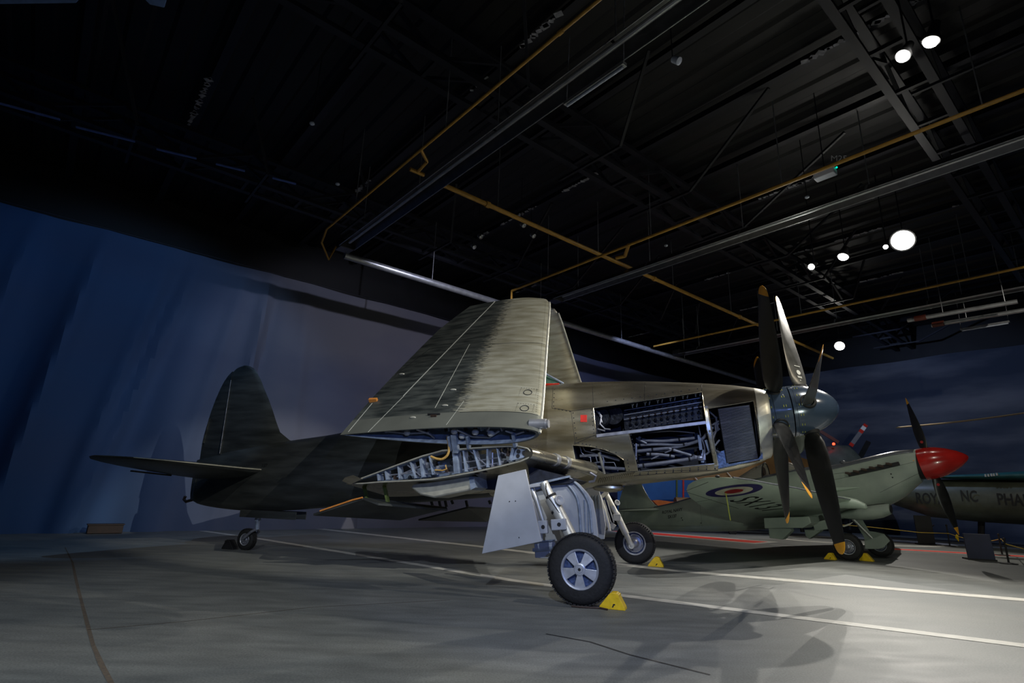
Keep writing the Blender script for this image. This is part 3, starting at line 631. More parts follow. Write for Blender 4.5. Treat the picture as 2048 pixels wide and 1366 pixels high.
for pts, r_ in (([(1197, 824), (1203, 832), (1200, 848), (1210, 858), (1221, 859)], .016), ([(1193, 822), (1200, 830), (1204, 845)], .012), ([(1195, 858), (1210, 862)], .016)):
    b = MB(); b.tube([W_(*q, -.52) for q in pts], r_, 8); b.build('pipe', M['pipe'], wy)
def zz(pts): return [(1240 + x / 4.017, 780 + y / 4.017) for x, y in pts]
pipes = [([(150, 380), (200, 403), (330, 410), (440, 402), (600, 385)], .026, -.42), ([(115, 445), (300, 437), (470, 442), (540, 430)], .022, -.40), ([(125, 492), (330, 472), (450, 460), (640, 405), (700, 350), (760, 280)], .03, -.38),
         ([(215, 516), (330, 520), (440, 535)], .028, -.41), ([(140, 612), (350, 585), (500, 563), (620, 545)], .034, -.44), ([(395, 472), (500, 503), (625, 540)], .024, -.45), ([(130, 388), (215, 430)], .02, -.44), ([(250, 555), (315, 525)], .012, -.46),
         ([(360, 505), (420, 480)], .012, -.46), ([(628, 270), (648, 372)], .01, -.5), ([(690, 520), (720, 490), (740, 440)], .016, -.46), ([(735, 310), (800, 262), (830, 240)], .026, -.45), ([(740, 355), (800, 310)], .02, -.44), ([(760, 450), (800, 400)], .016, -.46), ([(130, 430), (128, 560)], .02, -.47), ([(660, 400), (680, 470), (665, 540)], .014, -.48), ([(150, 350), (400, 330), (600, 345)], .012, -.4)]
for pts, r_, y in pipes:
    P = [W_(*q, y) for q in zz(pts)]
    if len(P) > 2:  # smooth bends
        T = [(i, p.x, p.y, p.z) for i, p in enumerate(P)]; P = [Vector((smoothlerp(k / 5, T, 1), smoothlerp(k / 5, T, 2), smoothlerp(k / 5, T, 3))) for k in range(5 * (len(P) - 1) + 1)]
    b = MB(); b.tube(P, r_, 10); o = b.build('pipe', M['pipe'], wy)
    if r_ > .02:
        for k in (0.12, 0.8):
            i = int(k * (len(P) - 1)); i = max(0, min(i, len(P) - 2)); d = (P[i + 1] - P[i]).normalized(); b = MB(); b.tube([P[i], P[i] + d * 0.03], r_ * 1.2, 10); b.build('hose_clip', M['black'], o)
b = MB(); c_ = W_(1401, 916, -.46); b.ball(c_, (.07, .04, .05), 8); b.box(c_ + Vector((.05, 0, .02)), (.06, .05, .1)); b.lathe(c_ + Vector((-.08, 0, .01)), (-1, 0, -.2), [(0, .04), (.05, .035)], 10); b.build('pump', M['pipe'], wy)
for q in ([(1412, 880), (1420, 905)], [(1408, 900), (1405, 925)], [(1398, 870), (1402, 900)]):
    b = MB(); b.bar(W_(*q[0], -.44), W_(*q[1], -.44), 0.03, 0.05); b.build('bracket', M['primer'], wy, False)
def beam(name, p, q, w, y, m=M['pipe']):
    b = MB(); P, Q = skin(*p, 0.0), skin(*q, 0.0); b.bar(P, Q, w, 0.03, (0, -1, 0)); o = b.build(name, m, wy, False, bevel=0.004)
    return o
beam('cowling_beam', (1193, 872), (1412, 845), 0.055, 0); beam('cowling_beam', (1411, 812), (1433, 932), 0.07, 0, M['edge']); beam('cowling_beam', (1419, 860), (1430, 935), 0.03, 0, M['edge'])
# radiator
TL, TR, BR, BL = [WY.at(x, y, yy) for x, y, yy in ((1436, 818, -.60), (1498, 809.6, -.57), (1515.3, 915.8, -.40), (1454.3, 925.5, -.43))]
ins = Vector((0, .045, 0)); b = MB(); b.prism([TL + ins, TR + ins, BR + ins, BL + ins], (0, .12, 0)); rad = b.build('radiator', M['black'], wy, False)
b = MB(); N_ = 44
for i in range(N_):
    t = (i + .5) / N_; A_, B_ = TL.lerp(BL, t), TR.lerp(BR, t)
    b.bar(A_, B_, 0.03, 0.011 if i % 11 else 0.016, (0, -.35, 1))
b.build('radiator_slats', mat('radiator_slate', (0.16, 0.17, 0.22), 0.45, 0.5), rad, False)
b = MB(); b.tube([TL, TR, BR, BL, TL], 0.012, 6); b.build('radiator_frame', M['black'], rad)
M['foil'] = mat('blue_lit_quilted_foil', (0.20, 0.30, 0.60), 0.35, 0.3, 0.35, 30, 0.5)  # blue light in the bay painted into the foil colour
b = MB(); P = [WY.at(x, y, yy) for x, y, yy in ((1434, 905, -.42), (1450, 900, -.44), (1457, 928, -.40), (1517, 917, -.38), (1525, 905, -.42), (1526, 918, -.36), (1437, 937, -.36))]; b.prism(P, (0, .05, 0)); b.build('bay_floor_lining', M['foil'], wy, False)
for q in ([(1417, 822), (1432, 835), (1436, 860)], [(1424, 850), (1438, 842)], [(1422, 888), (1432, 862), (1430, 845)], [(1426, 898), (1440, 905)]):
    b = MB(); b.tube([W_(*v, -.5) for v in q], .016, 8); b.build('pipe', M['pipe'], wy)
# small rear bay pipework
for pts, r_ in (([(1160, 893), (1163, 905), (1170, 912), (1181, 915), (1182, 925)], .009), ([(1165, 892), (1170, 902), (1190, 907), (1195, 925)], .009), ([(1160, 912), (1200, 910), (1240, 920)], .028), ([(1175, 932), (1215, 936), (1250, 938)], .03), ([(1205, 925), (1228, 925), (1236, 942)], .009), ([(1200, 903), (1207, 918), (1207, 948)], .014), ([(1190, 898), (1240, 912)], .012), ([(1182, 900), (1200, 897)], .02), ([(1180, 928), (1210, 922)], .016)):
    b = MB(); b.tube([W_(*q, -.50) for q in pts], r_, 8); b.build('pipe', M['pipe'], wy)
b = MB(); b.bar(W_(1198, 905, -.6), W_(1209, 948, -.52), 0.03, 0.03); b.build('bracket', M['edge'], wy, False)

# cowl ring round the nose intake
b = MB(); rings = []
for x, sc, e_ in ((2.452, 1.0, 0), (2.50, 1.004, 0), (2.58, 0.99, 0), (2.635, 0.955, 0), (2.655, 0.91, 0), (2.62, 0.87, 0), (2.50, 0.83, 0)):
    zt, zb, hw, e_ = par(min(x, 2.55)); zc = (zt + zb) / 2; rings.append(superring(x, zc + (zt - zc) * sc, zc + (zb - zc) * sc, hw * sc, e_))
b.loft(rings, True, False); b.build('intake_lip', M['edge'], wy)
b = MB(); zt, zb, hw, e_ = par(2.5); zc = (zt + zb) / 2; b.loft([superring(x, zc + (zt - zc) * .86, zc + (zb - zc) * .86, hw * .86, e_) for x in (2.40, 2.52)]); b.build('intake_throat', M['black'], wy)

# spinner and propellers
AL = 0.086; AX = Vector((cos(AL), 0, sin(AL))); UPV = Vector((-sin(AL), 0, cos(AL))); HR = Vector((2.787, 0, 2.835))
b = MB(); b.lathe(HR, AX, [(-.36, .30), (-.355, .395), (-.30, .408), (0, .425), (.20, .43), (.205, .40)], 56); rs = b.build('rear_spinner', M['spinner'], wy)
b = MB(); b.lathe(HR, AX, [(.213, .40), (.218, .43), (.32, .427), (.45, .41), (.58, .372), (.70, .315), (.80, .25), (.88, .17), (.925, .10), (.945, .04), (.95, .002)], 56); fs = b.build('front_spinner', M['spinner'], wy)
b = MB()
for s_ in (.27, -.06, ):
    for k in range(56): pass
    pts = [HR + AX * s_ + (UPV * cos(a) + Vector((0, 1, 0)) * sin(a)) * (.4285 if s_ > 0 else .424) for a in [2 * pi * k / 48 for k in range(49)]]
    b.tube(pts, .0025, 4, False)
b.build('spinner_seam', M['ink'], wy)
b = MB()
for s_, r0 in ((-.12, .423), (.10, .431), (.33, .430)):
    for k in range(16):
        a = 2 * pi * k / 16 + .1; e1 = UPV * cos(a) + Vector((0, 1, 0)) * sin(a); e2 = -UPV * sin(a) + Vector((0, 1, 0)) * cos(a)
        for dd in (-.018, .018):
            R_ = Matrix((AX, e2, e1)).transposed(); b.box(HR + AX * (s_ + dd) + e1 * (r0 + .0005), (.007, .035, .004), R_)
b.build('yellow_register_marks', M['strap'], wy, False)
def blade(name, hub, th, hand, m, tipm, R=2.28, parent=None):
    er = UPV * cos(th) + Vector((0, 1, 0)) * sin(th); et = -UPV * sin(th) + Vector((0, 1, 0)) * cos(th)
    CH = [(.36, .14, .075), (.42, .20, .06), (.52, .31, .045), (.75, .385, .035), (1.1, .42, .028), (1.5, .40, .02), (1.85, .34, .014), (2.08, .28, .010), (2.2, .22, .008), (2.26, .13, .006), (R, .03, .004)]
    TW = [(.36, 60), (.7, 46), (1.2, 36), (1.8, 29), (2.28, 24)]
    def ring(r):
        c = smoothlerp(r, [(a, v) for a, v, w in CH], 1); t = lerp(r, [(a, w) for a, v, w in CH], 1); be = radians(lerp(r, TW, 1))
        cd = AX * sin(be) + et * (cos(be) * hand); nd = er.cross(cd).normalized(); o = hub + er * r; out = []
        for k in range(18):
            a = 2 * pi * k / 18; u = cos(a); out.append(o + cd * (u * c / 2) + nd * (sin(a) * t * (1.0 + .25 * u)))
        return out
    rr = [.34, .42, .5, .6, .75, .9, 1.1, 1.3, 1.5, 1.7, 1.85, 2.0, 2.12]
    b = MB(); b.loft([ring(r) for r in rr]); o = b.build(name, m, parent or wy)
    b = MB(); b.loft([ring(r) for r in (2.121, 2.16, 2.2, 2.24, 2.265, 2.28)]); b.build('blade_tip', tipm, o, label='yellow blade tip')
    b = MB(); b.lathe(hub + er * .33, er, [(0, .13), (.06, .125), (.10, .115), (.101, .09), (.03, .09)], 24); b.build('blade_cuff', M['black'], o)
    return o, er, et
HF = HR + AX * .453
M['tipolive'] = mat('tip_olive_yellow', (0.28, 0.25, 0.03), 0.5)
for k in range(4):
    blade('rear_propeller_blade', HR, radians(-37.2 + 90 * k), -1, M['blade'] , M['yellow'])
fb = []
for k in range(4): fb.append(blade('front_propeller_blade', HF, radians(12.45 + 90 * k), 1, M['bladegrey'] if k in (0, 3) else M['blade'], M['yellow']))
# maker's roundel and lines near the root of the front upper blade, on the face towards the camera
o, er, et = fb[0]
be = radians(47); cd = AX * sin(be) + et * cos(be); nd = er.cross(cd).normalized()
if WY.dirv(nd).dot(CP - WY.glob(HF)) < 0: nd = -nd
b = MB()
c_ = HF + er * .68 + nd * .045
b.lathe(c_ - nd * .002, nd, [(0, .045), (.003, .045)], 24)
for q, w in ((.12, .13), (-.08, .10), (-.10, .10), (-.15, .03)): b.bar(HF + er * (.68 + q) + nd * .046 - cd * w / 2, HF + er * (.68 + q) + nd * .046 + cd * w / 2, .012, .003, nd)
b.build('maker_mark', M['white'], o, False)

# fin and rudder
FT = [(1.9, -7.55, -10.04), (2.36, -7.2, -10.06), (2.42, -7.42, -10.055), (2.6, -7.72, -10.04), (2.85, -7.88, -10.0), (3.13, -8.04, -9.95), (3.4, -8.21, -9.88), (3.67, -8.40, -9.79), (3.87, -8.53, -9.70), (4.02, -8.65, -9.60), (4.12, -8.74, -9.49), (4.19, -8.84, -9.38), (4.23, -8.93, -9.29), (4.255, -9.03, -9.18), (4.26, -9.08, -9.12)]
def nacaht(c, t): return 5 * t * (0.2969 * sqrt(max(c, 0)) - 0.126 * c - 0.3516 * c * c + 0.2843 * c ** 3 - 0.1036 * c ** 4)
def vsec(z, x0, x1, c0, c1, tw):
    n = 12; L_ = x0 - x1; up, dn = [], []
    for k in range(n + 1):
        c = c0 + (c1 - c0) * k / n; h = nacaht(c, tw) ; up.append(Vector((x0 - L_ * c, h, z))); dn.append(Vector((x0 - L_ * c, -h, z)))
    return up + dn[::-1]
def hinge(z): return -9.38 - 0.06 * (z - 3)
rows = [(z, a, c) for z, a, c in FT]
b = MB(); b.loft([vsec(z, a, c, 0, (min(.98, (a - hinge(z)) / (a - c)) - .004) if c < hinge(z) - .03 else .99, .22 * (1 - (z - 1.9) * .3)) for z, a, c in rows[:-1]]); b.build('fin', M['skin_dark'], wy, sharp=50)
b = MB(); zs = [1.02, 1.5] + [r[0] for r in rows[:-1]]
def te(z): return lerp(z, [(1.0, -10.12), (1.5, -10.14)] + [(r[0], r[2]) for r in rows], 1)
def rsec(z):
    x0 = hinge(z) if z >= 1.9 else -9.95; x1 = te(z); th = .10 * (1 - (z - 1.0) * .2); n = 5; s1 = [Vector((x0 + (x1 - x0) * k / n - .004, th * (1 - k / n) + .006, z)) for k in range(n + 1)]
    return s1 + [Vector((v.x, -v.y, v.z)) for v in s1[::-1]]
b.loft([rsec(z) for z in zs if te(z) < hinge(z) - .03]); rud = b.build('rudder', M['skin_dark'], wy, sharp=50)
b = MB(); b.tube([Vector((hinge(2.1), -.115, 2.1)), Vector((hinge(3.9), -.05, 3.9))], .006, 5); b.build('rudder_gap_seal', M['dust'], rud)
b = MB(); b.bar((-9.98, -.03, 2.35), (-9.93, -.02, 2.95), .07, .02); b.build('trim_tab', M['skin_dark'], rud, False)
# tailplanes
TPY = [(-.2, -7.62, -9.75, 1.72, .2), (-.8, -7.88, -9.76, 1.74, .17), (-1.6, -8.22, -9.74, 1.78, .14), (-2.2, -8.5, -9.70, 1.81, .10), (-2.6, -8.78, -9.66, 1.83, .07), (-2.85, -9.05, -9.6, 1.84, .04), (-2.95, -9.3, -9.5, 1.845, .02)]
def tailplane(sg):
    b = MB(); rings = []
    for y, xl, xt, zl, th in TPY:
        L_ = xl - xt; up = [Vector((xl - L_ * c, y * sg, zl - .10 * c * L_ + nacaht(c, th / L_) * L_)) for c in [(k / 12) ** 1.5 for k in range(13)]]
        dn = [Vector((xl - L_ * c, y * sg, zl - .10 * c * L_ - nacaht(c, th / L_) * L_)) for c in [(k / 12) ** 1.5 for k in range(13)]]
        rings.append(up + dn[::-1])
    b.loft(rings); o = b.build('tailplane', M['skin_dark'], wy, sharp=50)
    b = MB(); b.tube([Vector((xl + .004, y * sg, zl + .004)) for y, xl, xt, zl, th in TPY[:5]], [.014, .013, .012, .01, .006], 6); b.build('leading_edge_strip', M['edge'], o)
    b = MB(); b.bar((-9.7, -1.0 * sg, 1.55), (-9.7, -1.9 * sg, 1.6), .09, .03); b.build('elevator_tab', M['skin_dark'], o, False)
    return o
tailplane(1); tailplane(-1)
# tail wheel, bay doors, hook
b = MB(); b.box((-7.6, -.16, .78), (1.55, .02, .16)); b.build('tail_wheel_door', M['skin_dark'], wy, False); b = MB(); b.box((-7.6, .16, .78), (1.55, .02, .16)); b.build('tail_wheel_door', M['skin_dark'], wy, False)
b = MB(); b.tube([(-8.0, 0, .9), (-8.0, 0, .62)], .065, 14); b.tube([(-8.0, 0, .64), (-7.98, 0, .44)], .045, 12); leg = b.build('tail_leg', M['primer'], wy)
b = MB(); b.tube([(-7.98, 0, .46), (-8.02, -.12, .40), (-8.22, -.12, .24)], .03, 8); b.tube([(-7.98, 0, .46), (-8.02, .12, .40), (-8.22, .12, .24)], .03, 8); b.build('fork', M['pipe'], leg)
def tyre(c, R, w, n=64, grooves=3):
    pr = []
    rim = R * .57; hw = w / 2
    for k in range(15):
        a = pi * (k / 14) - pi / 2; s_, c_ = sin(a), cos(a); pr.append((hw * math.copysign(abs(s_) ** .75, s_), rim + (R - rim) * abs(c_) ** .55 if abs(c_) > .05 else rim))
    pr = [(-hw * .80, rim * .97)] + pr + [(hw * .80, rim * .97)]
    return pr
def wheel(parent, c, R, w, near=True, name='main_wheel', spokes=True):
    c = Vector(c); e = empty(name, c); e.parent = parent
    b = MB(); b.lathe((0, 0, 0), (0, -1, 0), tyre(c, R, w), 72, False); b.build('tyre', M['rubber'], e)
    b = MB()
    for k in range(54):
        for row in (-1, 0, 1):
            a = 2 * pi * (k + (.5 if row == 0 else 0)) / 54; rr = R * (1.0 if row == 0 else .985) ; er = Vector((cos(a), 0, sin(a))); et = Vector((-sin(a), 0, cos(a)))
            b.box(er * (rr + .001) + Vector((0, row * w * .27, 0)), (.016, w * .2, R * .085), Matrix((er, Vector((0, 1, 0)), et)).transposed())
    b.build('tread_blocks', M['rubber'], e, False)
    r1 = R * .57 
    b = MB(); b.lathe((0, 0, 0), (0, -1, 0), [(w * .34, r1 * .86), (w * .46, r1 * .90), (w * .50, r1 * .97), (w * .46, r1 * 1.02), (w * .36, r1 * 1.0)], 56, False); b.lathe((0, 0, 0), (0, -1, 0), [(-w * .34, r1 * .86), (-w * .46, r1 * .90), (-w * .50, r1 * .97), (-w * .46, r1 * 1.02), (-w * .36, r1 * 1.0)], 56, False); rim = b.build('rim', M['rim'], e)
    b = MB(); b.lathe((0, 0, 0), (0, -1, 0), [(-w * .3, .02), (-w * .3, r1 * .93), (w * .22, r1 * .93), (w * .22, .02)], 40); b.build('brake_drum', M['rimblue'], e)
    if spokes:
        b = MB()
        for k in range(5):
            a = 2 * pi * k / 5 - pi / 2 ; pts = []
            for rr, da in ((r1 * .30, -.48), (r1 * .88, -.33), (r1 * .90, 0), (r1 * .88, .33), (r1 * .30, .48)): pts.append(Vector((rr * cos(a + da), -w * .40 if rr > r1 * .5 else -w * .47, rr * sin(a + da))))
            b.prism(pts, (0, w * .06, 0))
        b.build('spoke_disc', M['rim'], rim, False, bevel=.004)
        b = MB(); b.lathe((0, 0, 0), (0, -1, 0), [(w * .3, r1 * .32), (w * .50, r1 * .30), (w * .52, r1 * .24), (w * .49, r1 * .22), (w * .49, r1 * .18), (w * .53, r1 * .16), (w * .53, r1 * .08), (w * .45, r1 * .07)], 32); b.build('hub_cap', M['rim'], e)
        b = MB(); b.lathe((0, 0, 0), (0, -1, 0), [(w * .52, r1 * .075), (w * .535, r1 * .07)], 20); b.build('axle_hole', M['black'], e)
        b = MB(); b.box((R * .70, -w * .455, 0), (R * .12, .006, R * .07)); b.build('white_tyre_mark', M['white'], e, False)
    else:
        b = MB(); b.lathe((0, 0, 0), (0, -1, 0), [(w * .2, r1 * .8), (w * .35, r1 * .76), (w * .38, r1 * .66), (w * .30, r1 * .6), (w * .34, r1 * .4), (w * .45, r1 * .3), (w * .5, r1 * .16), (w * .5, .01)], 40)
        for k in range(10):
            a = 2 * pi * k / 10; b.lathe(Vector((r1 * .7 * cos(a), -w * .34, r1 * .7 * sin(a))), (0, -1, 0), [(0, .022), (.03, .018), (.03, .004)], 10)
        b.build('hub_plate', M['pipe'], rim)
    return e
wheel(wy, (0, -2.62, .445), .445, .27, True); wheel(wy, (0, 2.61, .43), .43, .27, False, spokes=False)
tw = wheel(wy, (-8.22, 0, .225), .225, .16, True, 'tail_wheel', spokes=False)
b = MB(); b.tube([(-10.05, 0, 1.02), (-10.25, 0, .97), (-10.33, 0, 1.02), (-10.3, 0, 1.09)], .035, 8); b.build('arrester_hook', M['brown'], wy)
text('serial_lettering', '137', .12, lambda x, y: Vector((-7.72 + x, -hwz(-7.72 + x, 1.78 + y) - .004, 1.78 + y)), M['ink'], wy)

# inner wing stubs
TOPC = [(1063, 905), (1055, 897), (1035, 892), (1000, 893), (950, 896), (885, 901), (845, 912), (800, 928), (760, 943), (725, 956), (693, 968)]
BOTC = [(1063, 905), (1060, 914), (1040, 923), (1000, 933), (950, 944), (900, 953), (860, 959), (810, 962), (760, 964), (725, 967), (693, 970)]
T3 = [WY.at(*q, -2.3) for q in TOPC]; B3 = [WY.at(*q, -2.3) for q in BOTC]
RIB = T3 + B3[-2:0:-1]
def stubpt(v, t):
    """t 0 at the fold rib, 1 at the fuselage side"""
    x1 = -.22 + (v.x + .83) * 1.26; z1 = (v.z - 1.7) * 1.12 + 1.53; y1 = -.55
    k = t; return Vector((v.x + (x1 - v.x) * k, -2.3 + (y1 + 2.3) * t, v.z + (z1 - v.z) * k))
def stub(sg):
    b = MB(); b.loft([[Vector((q.x, q.y * sg, q.z)) for q in [stubpt(v, t) for v in RIB]] for t in (0, .15, .3, .5, .7, .85, 1)])
    o = b.build('inner_wing', M['skin'], wy, sharp=55)
    c = Vector((-2.2, 0, 1.80)); k = .955; b = MB()
    P = [Vector((c.x + (v.x - c.x) * .975, -2.5 * sg, c.z + (v.z - c.z) * .90 + (v.x + 2.2) * .012)) for v in RIB]; b.prism(P, (0, .75 * sg, 0)); boolean(o, b, M['primer'])
    b = MB(); b.tube([Vector((v.x, -2.3 * sg, v.z)) for v in RIB + RIB[:1]], .012, 6); b.build('fold_rib_edge', M['edge'], o)
    # polished leading edge with its two collars
    b = MB(); LEt = [(0, .085), (.25, .09), (.45, .085), (.7, .10), (1, .12)]
    pts = [stubpt(T3[0], t) + Vector((-.05, 0, -.01)) for t, r in LEt]; b.tube([Vector((p.x, p.y * sg, p.z)) for p in pts], [r for t, r in LEt], 18); le = b.build('leading_edge', M['polish'], o, label='polished leading edge')
    for t in (.36, .52):
        p = stubpt(T3[0], t) + Vector((-.05, 0, -.01)); q = stubpt(T3[0], t + .04) + Vector((-.05, 0, -.01)); b = MB(); b.tube([Vector((p.x, p.y * sg, p.z)), Vector((q.x, q.y * sg, q.z))], .102, 18); b.build('collar', M['galv'], le)
    return o
near_stub = stub(1); far_stub = stub(-1)
# ribs, brackets and hoses inside the near fold joint
def sb(name, p, q, w, h, y=-2.2, m=M['primer']):
    b = MB(); b.bar(WY.at(*p, y), WY.at(*q, y), w, h, (0, 1, 0)); return b.build(name, m, near_stub, False, bevel=.004)
for p, q, w in (((845, 914), (850, 955), .05), ((913, 899), (917, 948), .09), ((950, 898), (962, 940), .03), ((978, 896), (978, 935), .03), ((997, 896), (1003, 932), .02), ((1030, 895), (1024, 922), .05), ((862, 908), (870, 950), .03), ((775, 942), (778, 960), .03), ((760, 948), (762, 962), .03), ((800, 932), (803, 958), .02), ((825, 925), (835, 957), .03), ((930, 900), (935, 944), .03)):
    sb('rib', p, q, w, .16)
for p, q in (((846, 948), (914, 944)), ((880, 905), (912, 902)), ((925, 925), (1000, 915)), ((940, 902), (975, 932)), ((800, 950), (845, 930)), ((1003, 905), (1028, 915)), ((925, 940), (1020, 921)), ((780, 950), (842, 944)), ((815, 930), (842, 952)), ((985, 905), (985, 930))):
    b = MB(); b.tube([WY.at(*p, -2.22), WY.at(*q, -2.22)], .012, 6); b.build('conduit', M['pipe'], near_stub)
for q in ((875, 935), (898, 905), (905, 925), (940, 915), (1010, 900), (1015, 906), (1005, 910), (830, 945), (855, 930), (1000, 928), (985, 930), (790, 953), (870, 925), (893, 938), (968, 938), (952, 942), (1012, 926), (820, 955)):
    b = MB(); p = WY.at(*q, -2.2); b.ball(p, random.uniform(.025, .05), 7); b.box(p + Vector((.02, 0, -.03)), (.05, .08, .04)); b.build('valve', random.choice([M['brown'], M['engine'], M['pipe'], M['black']]), near_stub)
for i in range(5):
    b = MB(); b.tube([WY.at(995 + 6 * i, 895, -2.28), WY.at(994 + 6 * i, 901, -2.25), WY.at(997 + 6 * i, 906, -2.2)], .012, 6); b.build('cable_clip', M['black'], near_stub)
b = MB(); P = [WY.at(x, y, -2.27) for x, y in ((1031, 899), (1046, 897), (1058, 905), (1050, 914), (1024, 921))]; b.prism(P, (0, .02, 0)); pl = b.build('nose_rib', M['primer'], near_stub, False)
for x, y, r_ in ((1037, 903, .032), (1049, 906, .04), (1036, 912, .03)): b = MB(); b.lathe(WY.at(x, y, -2.275), (0, -1, 0), [(0, r_), (.002, r_)], 18); b.build('lightening_hole', M['black'], pl)
hp = [(894.7, 872), (898, 891), (896, 908), (886, 917.7), (874, 917.7), (861.7, 913)]; T = [(i, *WY.at(*q, -2.36)) for i, q in enumerate(hp)]
b = MB(); b.tube([Vector([smoothlerp(k / 5, T, j) for j in (1, 2, 3)]) for k in range(26)], .02, 10); b.build('yellow_hose', M['hose'], near_stub, label='tan yellow hose')
hp = [(891, 930), (893, 938), (885, 941), (870, 940)]; b = MB(); b.tube([WY.at(*q, -2.3) for q in hp], .012, 8); b.build('yellow_hose', M['hose'], near_stub, label='thin yellow hose')

# folded outer wings
P0 = Vector((-.61, -2.6, 2.28)); UV_ = Vector((0, .615, .788)); NV = Vector((0, -.788, .615))
LEs = [(0, -.64), (.66, -.72), (1.93, -.91), (3.4, -1.12), (3.60, -1.16), (3.70, -1.22), (3.75, -1.4)]
TEs = [(-.1, -4.14), (0, -4.12), (.69, -3.99), (1.31, -3.85), (2.34, -3.56), (2.94, -3.37), (3.37, -3.15), (3.75, -2.93)]
def pan(x, s, n, sg=1): v = Vector((x, P0.y, P0.z)) + UV_ * s + NV * n; return Vector((v.x, v.y * sg, v.z))
def pan_sec(s, nn=22):
    xl, xt = lerp(s, LEs, 1), lerp(s, TEs, 1); L_ = xl - xt; t = (.40 - .045 * s); out = []
    for k in range(nn + 1):
        c = 1 - (k / nn) ** 1.6 if False else (1 - k / nn) ** 1.7; out.append((xl - L_ * c, nacaht(c, t / L_) * L_ * .75 - .07))
    for k in range(1, nn + 1):
        c = (k / nn) ** 1.7; out.append((xl - L_ * c, -nacaht(c, t / L_) * L_ * 1.25 - .07))
    return out
def outer_n(x, s):
    xl, xt = lerp(s, LEs, 1), lerp(s, TEs, 1); L_ = xl - xt; c = (xl - x) / L_; return nacaht(c, (.40 - .045 * s) / L_) * L_ * .75 - .07
def panel(sg):
    ss = [0, .1, .33, .6, 1, 1.5, 2, 2.5, 2.94, 3.37, 3.6, 3.7, 3.745]
    b = MB(); b.loft([[pan(x, s, n, sg) for x, n in pan_sec(s)] for s in ss]); o = b.build('outer_wing', M['panel'], wy, sharp=60)
    S0 = pan_sec(0); cx = -2.2; b = MB(); PP = [pan(cx + (x - cx) * .965, -.3, -.12 + (n + .12) * .90, sg) for x, n in S0]; b.prism(PP, UV_ * .62 if sg > 0 else Vector((0, -UV_.y, UV_.z)) * .62); boolean(o, b, M['primer'])
    me = o.data; uvl = me.uv_layers.new(name='UVMap')
    for lp in me.loops:
        v = me.vertices[lp.vertex_index].co; q = Vector((v.x, v.y * sg, v.z)); uvl.data[lp.index].uv = (v.x, (q - P0).dot(UV_))
    b = MB(); b.tube([pan(lerp(s, LEs, 1) + .008, s, -.07, sg) for s in (0, .5, 1, 1.5, 2, 2.5, 3, 3.4, 3.6)], .022, 8); b.build('leading_edge', M['edge'], o)
    return o
near_pan = panel(1); far_pan = panel(-1)
def pline(p, q, w, m, k=14):
    b = MB(); pts = []
    for i in range(k + 1):
        x = p[0] + (q[0] - p[0]) * i / k; s = p[1] + (q[1] - p[1]) * i / k; pts.append(pan(x, s, outer_n(x, s) + .001))
    b.tube(pts, w, 4); return b.build('panel_joint', m, near_pan)
M['seam'] = mat('bright_seam', (0.36, 0.37, 0.33), 0.5, .3)
pline((-3.26, .85), (-2.34, 3.74), .010, M['seam']); pline((-2.48, .47), (-2.43, 2.23), .005, M['seam']); pline((-3.55, 0), (-3.25, .85), .006, M['seam']); pline((-3.98, .05), (-3.86, .75), .006, M['seam'])
pline((-1.98, .33), (-.72, .33), .004, M['ink']); pline((-1.95, 2.15), (-.96, 2.15), .004, M['ink']); pline((-2.12, .05), (-2.0, .6), .004, M['seam']); pline((-3.3, 2.25), (-3.75, 1.5), .006, M['ink']); pline((-2.6, 1.35), (-2.75, 1.0), .004, M['ink'])
b = MB()
for i in range(70):
    s = .4 + i * 3.2 / 70; x = lerp(s, LEs, 1) - .07; b.lathe(pan(x, s, outer_n(x, s)), NV, [(0, .006), (.002, .005)], 6)
for i in range(45): x = -1.97 + i * 1.2 / 45; b.lathe(pan(x, .37, outer_n(x, .37)), NV, [(0, .005), (.002, .004)], 6)
for i in range(60):
    s = .4 + i * 3.2 / 60; x = -1.97 + .03 * sin(i); b.lathe(pan(x, s, outer_n(x, s)), NV, [(0, .005), (.002, .004)], 6)
for cx, cs in ((-.97, .80), (-.94, .43)):
    for i in range(7):
        for sx, sz in ((-.12 + .04 * i, .11), (-.12 + .04 * i, -.11), (-.13, -.1 + .035 * i), (.13, -.1 + .035 * i)): b.lathe(pan(cx + sx, cs + sz * .9, outer_n(cx + sx, cs)), NV, [(0, .006), (.002, .005)], 6)
b.build('rivet_row', M['ink'], near_pan)
for cx, cs in ((-.97, .80), (-.94, .43)):
    b = MB(); b.tube([pan(cx + .065 * cos(a), cs + .06 * sin(a), outer_n(cx + .065 * cos(a), cs) + .004) for a in [2 * pi * k / 28 for k in range(29)]], .006, 5); b.build('access_plate', M['ink'], near_pan)
b = MB(); q = pan(-3.86, .80, outer_n(-3.86, .8) - .03); b.box(q, (.16, .05, .17), Matrix.Rotation(.7, 3, 'X')); b.build('orange_tape', M['orange'], near_pan, False)
for px, ps in ((-2.3, .9), (-2.31, .51), (-2.81, .27), (-3.6, 1.52)):
    b = MB(); b.ball(pan(px, ps, outer_n(px, ps) + .005), (.06, .025, .02), 8); b.build('pale_fairing', M['edge'], near_pan)
b = MB(); b.box(pan(-2.43, .30, outer_n(-2.43, .3) + .002), (.22, .02, .05), Matrix.Rotation(.66, 3, 'X')); b.build('slot', M['black'], near_pan, False)
b = MB(); b.box(pan(-2.42, .26, outer_n(-2.43, .3) + .008), (.10, .02, .05), Matrix.Rotation(.66, 3, 'X')); b.build('red_stud', M['brown'], near_pan, False)
